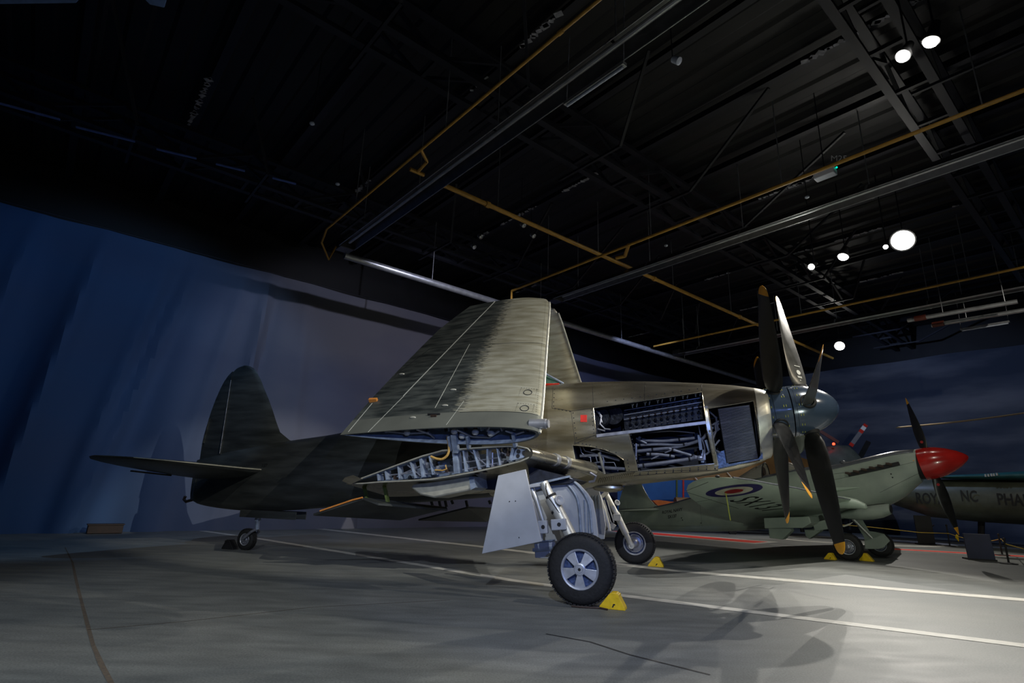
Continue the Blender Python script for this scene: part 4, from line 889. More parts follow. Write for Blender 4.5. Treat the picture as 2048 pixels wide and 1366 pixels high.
# latch tube at the leading edge foot, hinge arms down to the inner wing
b = MB(); b.tube([pan(-.80, .14, -.02), pan(-.55, .14, -.02)], .075, 16); b.tube([pan(-.56, .14, -.02), pan(-.51, .14, -.02)], .06, 16); b.build('latch_tube', M['galv'], near_pan)
for (p, q, w) in (((908, 868), (913, 905), .09), ((1027, 866), (1031, 893), .05), ((898, 872), (903, 900), .04), ((935, 872), (938, 896), .04)):
    b = MB(); b.bar(WY.at(*p, -2.42), WY.at(*q, -2.3), w, .09, (0, 1, 0)); b.build('hinge_arm', M['primer'], near_pan, False, bevel=.006)
for i in range(16):
    x = -3.3 + i * .17 + random.uniform(-.04, .04); n0 = outer_n(x, 0)
    b = MB(); w = .40 * nacaht((-.64 - x) / 3.48, .12) / .06 * .35
    b.bar(pan(x, .12 + random.uniform(0, .2), n0 - .05), pan(x + random.uniform(-.12, .12), .10, n0 - .05 - max(.08, w)), .03, .05); b.build('rib', random.choice([M['primer'], M['pipe'], M['engine'], M['brown']]), near_pan, False)
for xs_, ns_ in (((-3.3, -2.9, -2.5), (-.06, -.12, -.10)), ((-2.0, -1.8, -1.5, -1.3), (-.05, -.2, -.22, -.08)), ((-1.2, -1.05, -.9), (-.08, -.16, -.10)), ((-2.7, -2.5, -2.45), (-.03, -.14, -.24))):
    b = MB(); b.tube([pan(x, .09, n_ - .02) for x, n_ in zip(xs_, ns_)], .018, 8); b.build('conduit', M['pipe'], near_pan)
for x, n_ in ((-2.05, -.10), (-1.95, -.2), (-1.45, -.15), (-2.9, -.12), (-1.7, -.12)):
    b = MB(); b.ball(pan(x, .08, n_), (.06, .04, .05), 8); b.build('hinge_lug', M['chrome'], near_pan)

# main gear, near side
ng = empty('main_gear', (0, -2.3, 0)); ng.parent = wy; off = Vector((0, 2.3, 0))
def gbuild(b, name, m, par, **k): o = b.build(name, m, par, **k); return o
def G_(px, py, y, o_=None): return WY.at(px, py, y) - Vector((0, (o_ if o_ is not None else -2.3), 0))
b = MB(); b.tube([G_(1087, 965, -2.25), G_(1104, 1000, -2.25)], .068, 16); b.tube([G_(1102, 996, -2.25), G_(1113, 1017, -2.25)], .095, 16); b.tube([G_(1112, 1013, -2.25), G_(1143, 1075, -2.3), G_(1150, 1105, -2.4)], .088, 16); b.tube([G_(1150, 1105, -2.4), G_(1158, 1141, -2.5)], .06, 14); b.tube([G_(1158, 1141, -2.42), G_(1158, 1141, -2.6)], .05, 14); b.build('oleo_leg', M['chrome'], ng)
b = MB(); b.tube([G_(1062, 975, -2.2), G_(1074, 1002, -2.2), G_(1086, 1042, -2.2)], [.045, .04, .035], 14); b.tube([G_(1086, 1042, -2.2), G_(1087, 1052, -2.2)], .02, 8); b.build('side_strut', M['chrome'], ng)
b = MB(); b.bar(G_(1060, 973, -2.25), G_(1090, 968, -2.25), .05, .09, (0, -1, 0)); b.build('top_link', M['doorgrey'], ng, False, bevel=.01)
for (x, y, w, h) in ((1118, 1049, .22, .15), (1086, 1054, .14, .18)):
    b = MB(); b.box(G_(x, y, -2.37), (w, .07, h), Matrix.Rotation(-.1, 3, 'Y')); lug = b.build('lug', M['doorgrey'], ng, False, bevel=.012)
    b = MB(); b.lathe(G_(x, y, -2.41), (0, -1, 0), [(0, .028), (.006, .026)], 16); b.build('lug_hole', M['black'], lug)
b = MB(); b.lathe(G_(1116, 1003, -2.3), (.5, -.5, .3), [(0, .03), (.03, .07), (.06, .075), (.065, .06), (.03, .02)], 16); b.build('landing_lamp', M['doorgrey'], ng)
b = MB(); P = [G_(*q, -2.34) for q in ((1092, 966), (1092, 978), (1097, 995), (1108, 1010), (1120, 1028), (1132, 1045), (1142, 1063))]; b.tube(P, .008, 6); b.build('brake_hose', M['black'], ng)
for q in ((1101, 990), (1112, 1020), (1125, 1052)):
    b = MB(); b.tube([G_(*q, -2.25), G_(q[0] + 2, q[1] + 4, -2.25)], .082, 16); b.build('clamp_ring', M['black'], ng)
# outer door (pale trapezoid) and the big inner fairing door
b = MB(); P = [WY.at(*q, -2.62) for q in ((996, 951), (1050.6, 938.6), (1083, 1083), (963.6, 1107.7))]; b.prism(P, (0, .035, 0)); b.build('outer_gear_door', M['doorgrey'], wy, False, label='pale grey tapered gear door', bevel=.006)
b = MB()
for q in ((1019, 1003), (1031, 1002), (1038, 1075)): b.lathe(WY.at(*q, -2.622), (0, -1, 0), [(0, .008), (.003, .008)], 8)
b.build('door_fastener', M['ink'], wy)
inner = [(1062, 962), (1100, 958), (1140, 955), (1158, 968), (1174, 985), (1186, 1003), (1192, 1035), (1196, 1068), (1194, 1098), (1150, 1112), (1108, 1118), (1070, 1116), (1066, 1060)]
b = MB(); b.prism([WY.at(*q, -1.75) for q in inner], (0, .05, 0)); idr = b.build('inner_gear_door', M['doorgrey'], wy, False, label='blue grey inner gear fairing', bevel=.01)
for q, w in (([(1128, 960), (1148, 985), (1157, 1010), (1162, 1070)], .022), ([(1142, 958), (1163, 980), (1178, 1010), (1184, 1066)], .022), ([(1168, 1000), (1171, 1066)], .012), ([(1066, 1085), (1110, 1080)], .015), ([(1066, 1100), (1110, 1096)], .03), ([(1175, 1000), (1177, 1066)], .01)):
    T = [(i, *WY.at(*v, -1.77)) for i, v in enumerate(q)]; nn = (len(q) - 1) * 5; b = MB(); b.tube([Vector([smoothlerp(k / 5, T, j) for j in (1, 2, 3)]) for k in range(nn + 1)], w, 6); b.build('door_stiffener', M['primer'], idr)
b = MB(); b.bar(WY.at(1052, 973, -1.9), WY.at(1140, 953, -1.9), .03, .10, (0, -1, 0)); ang = b.build('bay_angle', M['primer'], wy, False)
b = MB()
for i in range(6): b.lathe(WY.at(1062 + 14 * i, 970.5 - 3.2 * i, -1.93), (0, -1, 0), [(0, .02), (.003, .02)], 12)
b.build('lightening_hole', M['black'], ang)
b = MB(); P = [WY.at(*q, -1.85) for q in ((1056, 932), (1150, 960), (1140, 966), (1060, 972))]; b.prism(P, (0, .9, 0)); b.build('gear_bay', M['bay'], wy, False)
# main gear, far side
fg = empty('main_gear', (0, 2.3, 0)); fg.parent = wy
H_ = lambda px, py, y: G_(px, py, y, 2.3)
b = MB(); b.tube([H_(1211, 986, 2.35), H_(1234, 1030, 2.35)], .058, 14); b.tube([H_(1232, 1026, 2.35), H_(1252, 1068, 2.38)], .072, 14); b.tube([H_(1250, 1064, 2.38), H_(1263, 1091, 2.42)], .055, 14); b.lathe(H_(1263, 1092, 2.42), (0, -1, 0), [(-.16, .06), (.03, .065), (.05, .055), (.05, .03), (.03, .03)], 18); b.build('oleo_leg', M['chrome'], fg)
b = MB(); b.tube([H_(1198, 992, 2.1), H_(1208, 1020, 2.1), H_(1216, 1050, 2.1), H_(1218, 1062, 2.1)], .05, 12); b.build('side_strut', M['chrome'], fg)
b = MB(); b.bar(H_(1204, 993, 2.3), H_(1215, 984, 2.3), .06, .08); b.bar(H_(1208, 1000, 2.2), H_(1222, 1045, 2.2), .02, .02); b.bar(H_(1214, 1000, 2.2), H_(1228, 1045, 2.2), .02, .02); b.build('torque_link', M['chrome'], fg, False)
b = MB(); b.box(H_(1234, 1035, 2.25), (.16, .06, .14)); b.box(H_(1225, 1052, 2.25), (.12, .06, .12), Matrix.Rotation(.6, 3, 'Y')); b.build('lug', M['chrome'], fg, False, bevel=.01)
b = MB(); b.lathe(H_(1232, 1007, 2.3), (.5, -.5, .3), [(0, .03), (.03, .06), (.06, .065), (.065, .05), (.03, .02)], 14); b.build('landing_lamp', M['doorgrey'], fg)
b = MB(); b.tube([H_(1190, 1068, 1.9), H_(1205, 1063, 1.9), H_(1214, 1056, 2.0)], .03, 8); b.build('damper', M['black'], fg)
b = MB(); b.prism([WY.at(*q, 1.7) for q in ((1150, 960), (1193, 965), (1203, 1000), (1211, 1050), (1208, 1078), (1150, 1080))], (0, .05, 0)); fd = b.build('inner_gear_door', M['doorgrey'], wy, False, label='far side gear fairing')
for x in (1190, 1196, 1202): b = MB(); b.bar(WY.at(x - 6, 990, 1.68), WY.at(x, 1068, 1.68), .02, .02); b.build('door_stiffener', M['primer'], fd, False)
b = MB(); b.ball(WY.at(1215, 975, -.1), (.30, .16, .085), 12); b.build('chin_fairing', M['skin'], wy)
b = MB(); b.tube([WY.at(1172, 936, -.75), WY.at(1180, 945, -.75), WY.at(1192, 952, -.72), WY.at(1188, 962, -.7), WY.at(1178, 964, -.7)], .022, 8); b.build('pipe', M['pipe'], wy)
# underwing scoop and extended flaps
b = MB(); P = [WY.at(*q, -2.12) for q in ((820, 975), (826, 968), (945, 952), (949, 976), (935, 982), (895, 990), (868, 996), (840, 990))]; b.prism(P, (0, .55, 0)); b.build('underwing_scoop', M['edge'], wy, True, bevel=.03)
b = MB(); b.prism([WY.at(*q, -2.14) for q in ((938, 955), (948, 953), (951, 975), (941, 980))], (0, .5, 0)); b.build('scoop_mouth', M['primer'], wy, False)
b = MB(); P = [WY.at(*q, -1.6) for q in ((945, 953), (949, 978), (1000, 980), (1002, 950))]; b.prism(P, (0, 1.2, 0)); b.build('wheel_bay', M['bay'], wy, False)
def flap(pts_n, pts_f, y0, y1, lab):
    b = MB(); A_ = [WY.at(*q, y0) for q in pts_n]; B_ = [WY.at(*q, y1) for q in pts_f]
    b.loft([[v for v in A_] + [v + Vector((0, 0, -.035)) for v in A_[::-1]], [v for v in B_] + [v + Vector((0, 0, -.035)) for v in B_[::-1]]]); return b.build('flap', M['skin_dark'], wy, False, label=lab)
f1 = flap([(627, 1027), (725, 995)], [(801, 1037), (893, 1014)], -2.2, -.9, 'dark flap lowered behind the near inner wing')
flap([(727, 995), (757, 1006)], [(893, 1014), (895, 1018)], -2.2, -.9, 'dark flap lowered behind the near inner wing')
flap([(837, 1038), (936, 1013)], [(974, 1041), (1000, 1016)], .9, 2.2, 'dark flap lowered behind the far inner wing')
b = MB(); b.tube([WY.at(640, 1022, -2.21), WY.at(705, 1000, -2.21), WY.at(725, 995, -2.21)], .014, 6); b.build('flap_edge', M['orange'], f1)
for p, q in (((727, 969), (734, 997)), ((767, 964), (776, 1005))):
    b = MB(); b.bar(WY.at(*p, -1.9), WY.at(*q, -1.9), .06, .04); b.build('flap_bracket', M['grbracket'], wy, False, label='olive green flap bracket')
for x in (862, 878, 890, 903, 932, 978):
    b = MB(); b.bar(WY.at(x, 1001, .6), WY.at(x + 3, 1008 + (x % 3) * 3, .6), .05, .04); b.build('flap_bracket', M['skin_dark'], wy, False)
b = MB(); b.loft([[WY.at(*q, y) for q in ((690, 955), (706, 950), (725, 958), (700, 969), (684, 962))] for y in (-2.35, -1.9)]); b.build('trailing_edge_tip', M['skin'], wy, True)

# ================================================================== CHOCKS
def chock(name, p, deg, label, m, s=1.0, group=None):
    e = empty(name, (p.x, p.y, 0), deg); b = MB()
    prof = [(-.20, 0), (-.18, .045), (-.05, .20), (-.01, .235), (.07, .235), (.10, .20), (.19, .04), (.20, 0)]
    b.prism([Vector((x * s, -.10 * s, z * s)) for x, z in prof], (0, .20 * s, 0)); b.build('wedge', m, e, False, bevel=.008 * s)
    b = MB(); b.lathe((.08 * s, -.11 * s, .19 * s), (0, 1, 0), [(0, .03 * s), (.22 * s, .03 * s)], 14); b.build('handle_bar', m, e)
    b = MB(); b.prism([Vector((x * s, -.103 * s, z * s)) for x, z in ((.0, .03), (.02, .08), (.05, .08), (.05, .065), (.035, .06), (.02, .03))], (0, .003, 0)); b.build('dark_hole_mark', M['ink'], e, False)  # dark patch painted for the shade of the wedge's small hole
    return tag(e, label, 'wheel chock', group)
c = chock('wheel_chock', at_z(1226, 1217), -20.2, 'yellow chock against the front of the nearest large aircraft wheel', M['chock'], .84)
b = MB(); T = [at_z(x, y, .012) for x, y in ((1143, 1212), (1160, 1214), (1180, 1215), (1200, 1216), (1215, 1219))]
b.tube(T, .012, 6); tag(b.build('chain', M['brown'], None), 'rusty chain lying under the nearest large wheel', 'chain')
chock('wheel_chock', at_z(1312, 1133), -20.2, 'yellow chock in front of the far wheel of the folded-wing aircraft', M['chock'], .82)
chock('wheel_chock', at_z(460, 1098), 160, 'black chock behind the tail wheel of the folded-wing aircraft', M['black'], .85)
chock('wheel_chock', at_z(1661, 1119), -45 + 0, 'yellow chock left of the near wheel of the red-nosed aircraft', M['chock'], .7)
chock('wheel_chock', at_z(1734, 1122), 135, 'yellow chock right of the near wheel of the red-nosed aircraft', M['chock'], .8)
for i, (x, y) in enumerate(((208, 1067), )):
    e = empty('wooden_box', at_z(x, y), 40); b = MB(); b.box((0, 0, .12), (.8, .3, .22)); b.build('crate', M['wood'], e, False, bevel=.01)
    b = MB(); b.box((0, 0, .24), (.84, .34, .03)); b.build('lid', M['wood'], e, False); tag(e, 'low brown wooden box on the floor at the foot of the blue cloth', 'box')

# ================================================================== THE RED-NOSED AIRCRAFT
sf = empty('spread_wing_aircraft', SF.o, -45); tag(sf, 'pale green propeller aircraft with red spinner and roundel under its spread wing', 'aircraft')
KS = [(-7.55, 1.0, .42, .08, 2), (-7.0, 1.05, .36, .16, 2), (-6.1, 1.16, .32, .26, 2), (-5.0, 1.44, .37, .36, 2), (-3.9, 1.78, .44, .43, 2), (-2.8, 2.08, .56, .48, 2.1), (-1.9, 2.27, .70, .50, 2.2), (-1.4, 2.38, .78, .50, 2.2), (-.6, 2.43, .95, .50, 2.3), (.3, 2.63, 1.22, .48, 2.3), (1.0, 2.79, 1.56, .45, 2.2), (1.5, 2.83, 2.0, .40, 2)]
def pS(x): return [smoothlerp(x, KS, i) for i in (1, 2, 3, 4)]
def hwS(x, z):
    zt, zb, hw, e = pS(x); t = min(abs((z - (zt + zb) / 2) / ((zt - zb) / 2)), .999); return hw * (1 - t ** e) ** (1 / e)
def skS(px, py, off=0.0):
    y = -.4
    for _ in range(14):
        P = SF.at(px, py, y); y = .5 * y - .5 * hwS(P.x, P.z)
    return Vector((P.x, -hwS(P.x, P.z) - off, P.z))
b = MB(); b.loft([superring(-7.55 + 9.05 * i / 70, *pS(-7.55 + 9.05 * i / 70), 48) for i in range(71)]); fus = b.build('fuselage', M['green'], sf)
# glossy dark grey top decking: a cap laid over the spine
b = MB(); rings = []
for i in range(61):
    x = -6.3 + 7.75 * i / 60; zt, zb, hw, e_ = pS(x); zc = (zt + zb) / 2; hz = (zt - zb) / 2; rr = []
    a0 = .55 if x > -1.5 else .62
    for k in range(15):
        a = pi * a0 + (pi * (1 - 2 * a0)) * k / 14; a = pi / 2 + (k / 14 - .5) * (1.35 if x > -1.0 else 1.0)
        c_, s_ = cos(a), sin(a); rr.append(Vector((x, hw * 1.012 * math.copysign(abs(c_) ** (2 / e_), c_), zc + .004 + hz * 1.008 * abs(s_) ** (2 / e_))))
    rings.append(rr)
b.loft(rings, False, False); o = b.build('top_decking', M['topgrey'], sf, label='glossy dark grey upper decking'); sm = o.modifiers.new('t', 'SOLIDIFY'); sm.thickness = .006
# canopy
b = MB(); rings = []
for x, h, w in ((-3.6, .02, .12), (-3.2, .20, .22), (-2.8, .33, .28), (-2.45, .40, .31), (-2.42, .40, .31)):
    zt = pS(x)[0] - .06; rings.append([Vector((x, w * cos(a), zt + (h + .05) * sin(a))) for a in [pi * k / 16 for k in range(17)]])
b.loft(rings, False, False); can = b.build('canopy', M['canopy'], sf); sm = can.modifiers.new('t', 'SOLIDIFY'); sm.thickness = .012
zt = pS(-2.44)[0] - .06
b = MB(); b.tube([Vector((-2.42, .31 * cos(a), zt + .45 * sin(a))) for a in [pi * k / 14 for k in range(15)]], .018, 6); b.build('canopy_frame', M['black'], can)
b = MB(); b.box((-2.6, 0, zt + .14), (.10, .34, .34)); b.lathe((-2.5, 0, zt + .2), (1, 0, .1), [(0, .12), (.05, .12), (.06, .09)], 16); b.build('pilot_seat', M['brown'], sf)
b = MB(); zw = pS(-1.6)[0]; b.loft([[Vector((x, w * cos(a), zw - .05 + h * sin(a))) for a in [pi * k / 12 for k in range(13)]] for x, w, h in ((-1.95, .27, .34), (-1.65, .22, .24), (-1.4, .12, .08))], False, False); ws = b.build('windscreen', M['canopy'], sf)
b = MB()
for x, w, h in ((-1.95, .27, .34),): b.tube([Vector((x, w * cos(a), zw - .05 + h * sin(a))) for a in [pi * k / 12 for k in range(13)]], .02, 6)
for a in (.9, 2.24): b.tube([Vector((-1.95, .27 * cos(a), zw - .05 + .34 * sin(a))), Vector((-1.42, .12 * cos(a), zw - .03 + .08 * sin(a)))], .016, 6)
b.build('windscreen_frame', M['topgrey'], ws)
b = MB(); b.ball((-.25, .0, 2.53), (.10, .05, .05), 8); b.build('air_scoop', M['topgrey'], sf)
# spinner, propeller
A2 = radians(10); SX = Vector((cos(A2), 0, sin(A2))); SU = Vector((-sin(A2), 0, cos(A2))); H2 = Vector((1.55, 0, 2.44))
b = MB(); b.lathe(H2, SX, [(0, .30), (.005, .40), (.2, .405), (.4, .37), (.6, .30), (.8, .20), (.92, .11), (.98, .05), (1.0, .003)], 48); b.build('spinner', M['gloss_red'], sf, label='glossy red spinner')
b = MB(); b.lathe(H2 - SX * .12, SX, [(0, .36), (.115, .37)], 40); b.build('spinner_backplate', M['black'], sf)
b = MB(); P = [skS(*q, .004) for q in ((1816, 904), (1821, 905), (1829, 922), (1826, 922))]; b.prism(P, (0, -.003, 0)); b.build('yellow_cowl_edge', M['yellow'], sf, False)
def blade2(th, R=1.78):
    er = SU * cos(th) + Vector((0, 1, 0)) * sin(th); et = -SU * sin(th) + Vector((0, 1, 0)) * cos(th); hub = H2 + SX * .18
    def ring(r):
        c = smoothlerp(r, [(.3, .12), (.45, .22), (.8, .29), (1.2, .26), (1.55, .17), (1.72, .07), (R, .02)], 1); t = lerp(r, [(.3, .05), (.6, .025), (1.78, .004)], 1); be = radians(lerp(r, [(.3, 66), (1.78, 28)], 1))
        cd = SX * sin(be) - et * cos(be); nd = er.cross(cd).normalized(); return [hub + er * r + cd * (cos(a) * c / 2) + nd * sin(a) * t for a in [2 * pi * k / 14 for k in range(14)]]
    b = MB(); b.loft([ring(r) for r in (.3, .45, .6, .8, 1.0, 1.2, 1.4, 1.6)]); o = b.build('propeller_blade', M['blade'], sf)
    b = MB(); b.loft([ring(r) for r in (1.601, 1.68, 1.74, 1.78)]); b.build('blade_tip', M['yellow'], o, label='yellow blade tip')
    b = MB(); b.lathe(hub + er * .34, er, [(0, .10), (.04, .10), (.05, .06)], 18); b.build('blade_cuff', M['polish'], o)
    b = MB(); b.lathe(hub + er * .55 + Vector((0, -.05, 0)), (0, -1, 0), [(0, .035), (.01, .035)], 16); b.build('maker_mark', M['rored'], o)
blade2(radians(4)); blade2(radians(172))
# exhaust stubs
ex = MB(); e0, e1 = skS(1697, 950, .02), skS(1799, 927, .02); ex.bar(e0, e1, .10, .05, (0, -1, 0)); exo = ex.build('exhaust_fairing', M['black'], sf, False, bevel=.01)
for i in range(6):
    b = MB(); p = e0.lerp(e1, (i + .3) / 6.2) + Vector((0, -.02, .01)); b.tube([p, p + Vector((-.05, -.05, .02)), p + Vector((-.11, -.07, .03))], [.035, .033, .028], 10); b.build('exhaust_stub', M['brown'], exo)
def lineS(pts, w=.003, m='ink'): 
    b = MB(); b.tube([skS(*q, .001) for q in dens(pts, 6)], w, 4); b.build('panel_joint', M[m], sf)
for l_ in ([(1665, 960), (1740, 945), (1828, 924)], [(1668, 948), (1693, 945)], [(1760, 985), (1830, 950), (1843, 945)], [(1290, 1052), (1400, 1052)], [(1400, 1010), (1405, 1060)]): lineS(l_)
b = MB()
for q in ((1782, 948), (1785, 955), (1650, 960), (1363, 1036), (1365, 1040), (1402, 1046), (1265, 982)):
    b.lathe(skS(*q, .0), (0, -1, 0), [(0, .02), (.004, .018)], 8)
b.build('filler_cap', M['ink'], sf)
def tS(px, py, s): 
    p = skS(px, py)
    return lambda x, y: Vector((p.x + x, -hwS(p.x + x, p.z + x * .17 + y) - .004, p.z + x * .17 + y))
text('name_lettering', 'ROYAL NAVY', .14, tS(1324, 1028, 1), M['ink'], sf, width=.80, bold=.003); text('serial_lettering', 'SX137', .14, tS(1336, 1037, 1), M['ink'], sf, width=.34, bold=.003)
# fin, rudder, tailplanes
FS = [(.9, -6.0, -7.75), (1.12, -6.1, -7.82), (1.2, -6.34, -7.80), (1.4, -6.55, -7.74), (1.65, -6.71, -7.64), (1.95, -6.87, -7.46), (2.15, -6.99, -7.30), (2.25, -7.08, -7.18)]
def fsec(z, a, c, th): return [Vector((a + (c - a) * k, h, z)) for k, h in ((0, 0), (.08, th * .6), (.3, th), (.7, th * .6), (1, .004))] + [Vector((a + (c - a) * k, -h, z)) for k, h in ((1, .004), (.7, th * .6), (.3, th), (.08, th * .6))]
b = MB(); b.loft([fsec(z, a, c, .07 * (1.2 - .4 * (z - .9))) for z, a, c in FS]); b.build('fin', M['green'], sf, sharp=50)
b = MB(); b.tube([Vector((a + .004, 0, z)) for z, a, c in FS[2:]], .008, 6); b.build('fin_leading_edge', M['edge'], sf)
b = MB(); b.loft([fsec(z, -7.35, c, .04) for z, c in ((.40, -7.72), (.6, -7.82), (1.0, -7.83), (1.3, -7.78))]); b.build('rudder', M['green'], sf, sharp=50)
def wsec(y, xl, xt, z0, th, sg, sl, up=1.0, dn=.25, n=12):
    L_ = max(xl - xt, .02); cs = [(k / n) ** 1.6 for k in range(n + 1)]
    return [Vector((xl - L_ * c, y * sg, z0(xl - L_ * c, y) + up * nacaht(c, th / L_) * L_)) for c in cs] + [Vector((xl - L_ * c, y * sg, z0(xl - L_ * c, y) - dn * nacaht(c, th / L_) * L_)) for c in cs[::-1]]
for sg in (1, -1):
    b = MB(); b.loft([wsec(y, a, c, lambda x, yy: .98 + .1 * (x + 6.5), th, sg, 0, 1, 1) for y, a, c, th in ((-.1, -5.95, -7.2, .12), (-.6, -6.2, -7.15, .10), (-1.1, -6.4, -7.1, .07), (-1.45, -6.6, -7.0, .04), (-1.6, -6.8, -6.9, .01))]); b.build('tailplane', M['green'], sf, sharp=50)
WLE = [(.35, .22), (1.01, .21), (2.0, .08), (3.0, -.07), (4.2, -.24), (5.1, -.43), (5.9, -.57), (6.5, -.73), (6.74, -.84), (6.88, -.97), (6.93, -1.05)]
WTE = [(.35, -2.95), (1.6, -2.88), (2.96, -2.75), (4.47, -2.42), (5.51, -2.14), (6.29, -1.81), (6.69, -1.56), (6.88, -1.34), (6.93, -1.2)]
zW = lambda x, y: 1.3 + .2126 * x + .1051 * abs(y)
def wing2(sg):
    ys = [.35, .7, 1.01, 1.5, 2, 2.5, 3, 3.6, 4.2, 4.7, 5.1, 5.5, 5.9, 6.29, 6.5, 6.69, 6.8, 6.88, 6.93]
    b = MB(); b.loft([wsec(-y, lerp(y, WLE, 1), lerp(y, WTE, 1), zW, .30 - .035 * y if y < 6 else max(.02, .09 * (6.95 - y)), sg, 0, 1.1, .35) for y in ys]); return b.build('wing', M['greenlt'], sf, sharp=55)
w1 = wing2(1); wing2(-1)
def lowz(x, y):
    ay = abs(y); xl, xt = lerp(ay, WLE, 1), lerp(ay, WTE, 1); L_ = xl - xt; c = max(0, min(1, (xl - x) / L_)); return zW(x, y) - .35 * nacaht(c, (.30 - .035 * ay) / L_) * L_
def disc(name, cx, cy, r, m, dz):
    b = MB(); c0 = b.bm.verts.new((cx, cy, lowz(cx, cy) - dz)); prev = None; rings = []
    for rr in (r * .5, r): rings.append([b.bm.verts.new((cx + rr * cos(a), cy + rr * sin(a), lowz(cx + rr * cos(a), cy + rr * sin(a)) - dz)) for a in [2 * pi * k / 64 for k in range(64)]])
    for i in range(64):
        j = (i + 1) % 64; b.face([c0, rings[0][i], rings[0][j]]); b.face([rings[0][i], rings[1][i], rings[1][j], rings[0][j]])
    o = b.build(name, m, w1); return o
disc('roundel_blue_ring', -1.17, -5.33, .60, M['roblue'], .004); disc('roundel_white_ring', -1.17, -5.33, .40, M['rowhite'], .007); disc('roundel_red_disc', -1.17, -5.33, .20, M['rored'], .010)
text('serial_lettering', 'SX137', .95, lambda x, y: Vector((-1.72 + y, -4.45 + x, lowz(-1.72 + y, -4.45 + x) - .006)), M['ink'], w1, width=2.35, cuts=1)
b = MB(); b.tube([Vector((lerp(y, WLE, 1) + .0, -y, zW(lerp(y, WLE, 1), -y) + .015)) for y in (1.0, 2, 3, 4.2, 5.1, 5.9, 6.4)], .02, 6); b.build('leading_edge', M['topgrey'], w1)
for pts in ([(-1.9, -6.2), (-2.0, -3.2)], [(-1.15, -6.6), (-1.9, -6.2)], [(-2.3, -4.9), (-1.9, -4.9)]):
    b = MB(); b.tube([Vector((pts[0][0] + (pts[1][0] - pts[0][0]) * t, pts[0][1] + (pts[1][1] - pts[0][1]) * t, 0)) for t in [k / 8 for k in range(9)]], .004, 4)
    for v in b.bm.verts: v.co.z += lowz(v.co.x, v.co.y) - .001
    b.build('panel_joint', M['ink'], w1)
b = MB(); P = [SF.at(x, y, -5.3) for x, y in ((1451, 984), (1455, 1005), (1458, 1025), (1461, 1041))]; b.tube([p + Vector((0, 0, -.0)) for p in P], .012, 6); tag(b.build('lock_strap', M['strap'], w1), 'lime yellow strap')
b = MB(); p = SF.at(1435, 953, -6.75); b.ball(p, (.05, .05, .03), 8); b.build('wing_tip_lamp', M['black'], w1)
# wing root fillet, gun fairing, oil cooler pod, underwing radiator and doors
b = MB(); rings = []
for px, py, r_ in ((1660, 1003, .16), (1690, 1005, .15), (1715, 1008, .12), (1732, 1013, .07), (1735, 1015, .02)):
    c_ = SF.at(px, py, -1.35); rings.append([c_ + Vector((0, r_ * 1.2 * cos(a), r_ * sin(a))) for a in [2 * pi * k / 16 for k in range(16)]])
b.loft(rings); b.build('wing_fairing', M['greenlt'], sf)
b = MB(); b.loft([[SF.at(1640, 985, -.6), SF.at(1640, 975, -.55), SF.at(1640, 990, -.5)], [SF.at(1719, 975.5, -.5), SF.at(1719, 974, -.48), SF.at(1719, 976, -.46)]]); b.build('root_fillet', M['greenlt'], sf, False)
b = MB(); rings = []
for px, py, r_ in ((1672, 1033, .03), (1695, 1030, .10), (1720, 1028, .155), (1745, 1025, .175), (1765, 1022, .165), (1781, 1018, .13)):
    c_ = SF.at(px, py, -.7); rings.append([c_ + Vector((0, r_ * 1.25 * cos(a), r_ * sin(a))) for a in [2 * pi * k / 20 for k in range(20)]])
b.loft(rings); pod = b.build('carburettor_intake', M['green'], sf)
c_ = SF.at(1782.5, 1018, -.7); b = MB(); b.loft([[c_ + Vector((d, .13 * cos(a) * s_, .10 * sin(a) * s_)) for a in [2 * pi * k / 20 for k in range(20)]] for d, s_ in ((0, 1), (.006, .98))]); b.build('intake_mouth', M['black'], pod)
b = MB(); P = [SF.at(*q, -2.1) for q in ((1527, 1036), (1618, 1033), (1622, 1046), (1605, 1056), (1529, 1057))]; b.prism(P, (0, .7, 0)); b.build('radiator_housing', M['green'], sf, False, bevel=.02)
for pts, yy in (([(1537, 1057), (1580, 1057), (1582, 1062), (1565, 1079), (1539, 1076)], -2.0), ([(1609, 1060), (1640, 1056), (1641, 1062), (1618, 1078), (1611, 1072)], -.9)):
    b = MB(); b.prism([SF.at(*q, yy) for q in pts], (0, .25, 0)); b.build('lowered_flap', M['green'], sf, False, bevel=.01)
b = MB(); P = [SF.at(*q, -1.5) for q in ((1625, 1046), (1650, 1040), (1655, 1058), (1630, 1062))]; b.prism(P, (0, .3, 0)); b.build('gear_door', M['green'], sf, False)
wheel(sf, (-.12, -1.09, .33), .33, .2, spokes=False); wheel(sf, (.12, 1.08, .33), .33, .2, spokes=False)
for sg, x0 in ((-1, -.12), (1, .12)):
    b = MB(); b.tube([(x0 - .55, sg * .75, 1.05), (x0, sg * .95, .33)], .05, 12); b.build('undercarriage_leg', M['chrome'], sf)
b = MB(); P = [SF.at(*q, .86) for q in ((1708, 1040), (1725, 1040), (1738, 1062), (1752, 1064), (1768, 1068), (1780, 1082), (1766, 1096), (1757, 1098), (1730, 1098), (1728, 1075))]; b.prism(P, (0, .03, 0)); b.build('wheel_fairing', M['green'], sf, False, bevel=.008)
b = MB(); P = [SF.at(*q, -1.22) for q in ((1683, 1052), (1690, 1050), (1706, 1044), (1700, 1050), (1688, 1054))]; b.prism(P, (0, .02, 0)); b.build('door_strut', M['edge'], sf, False)

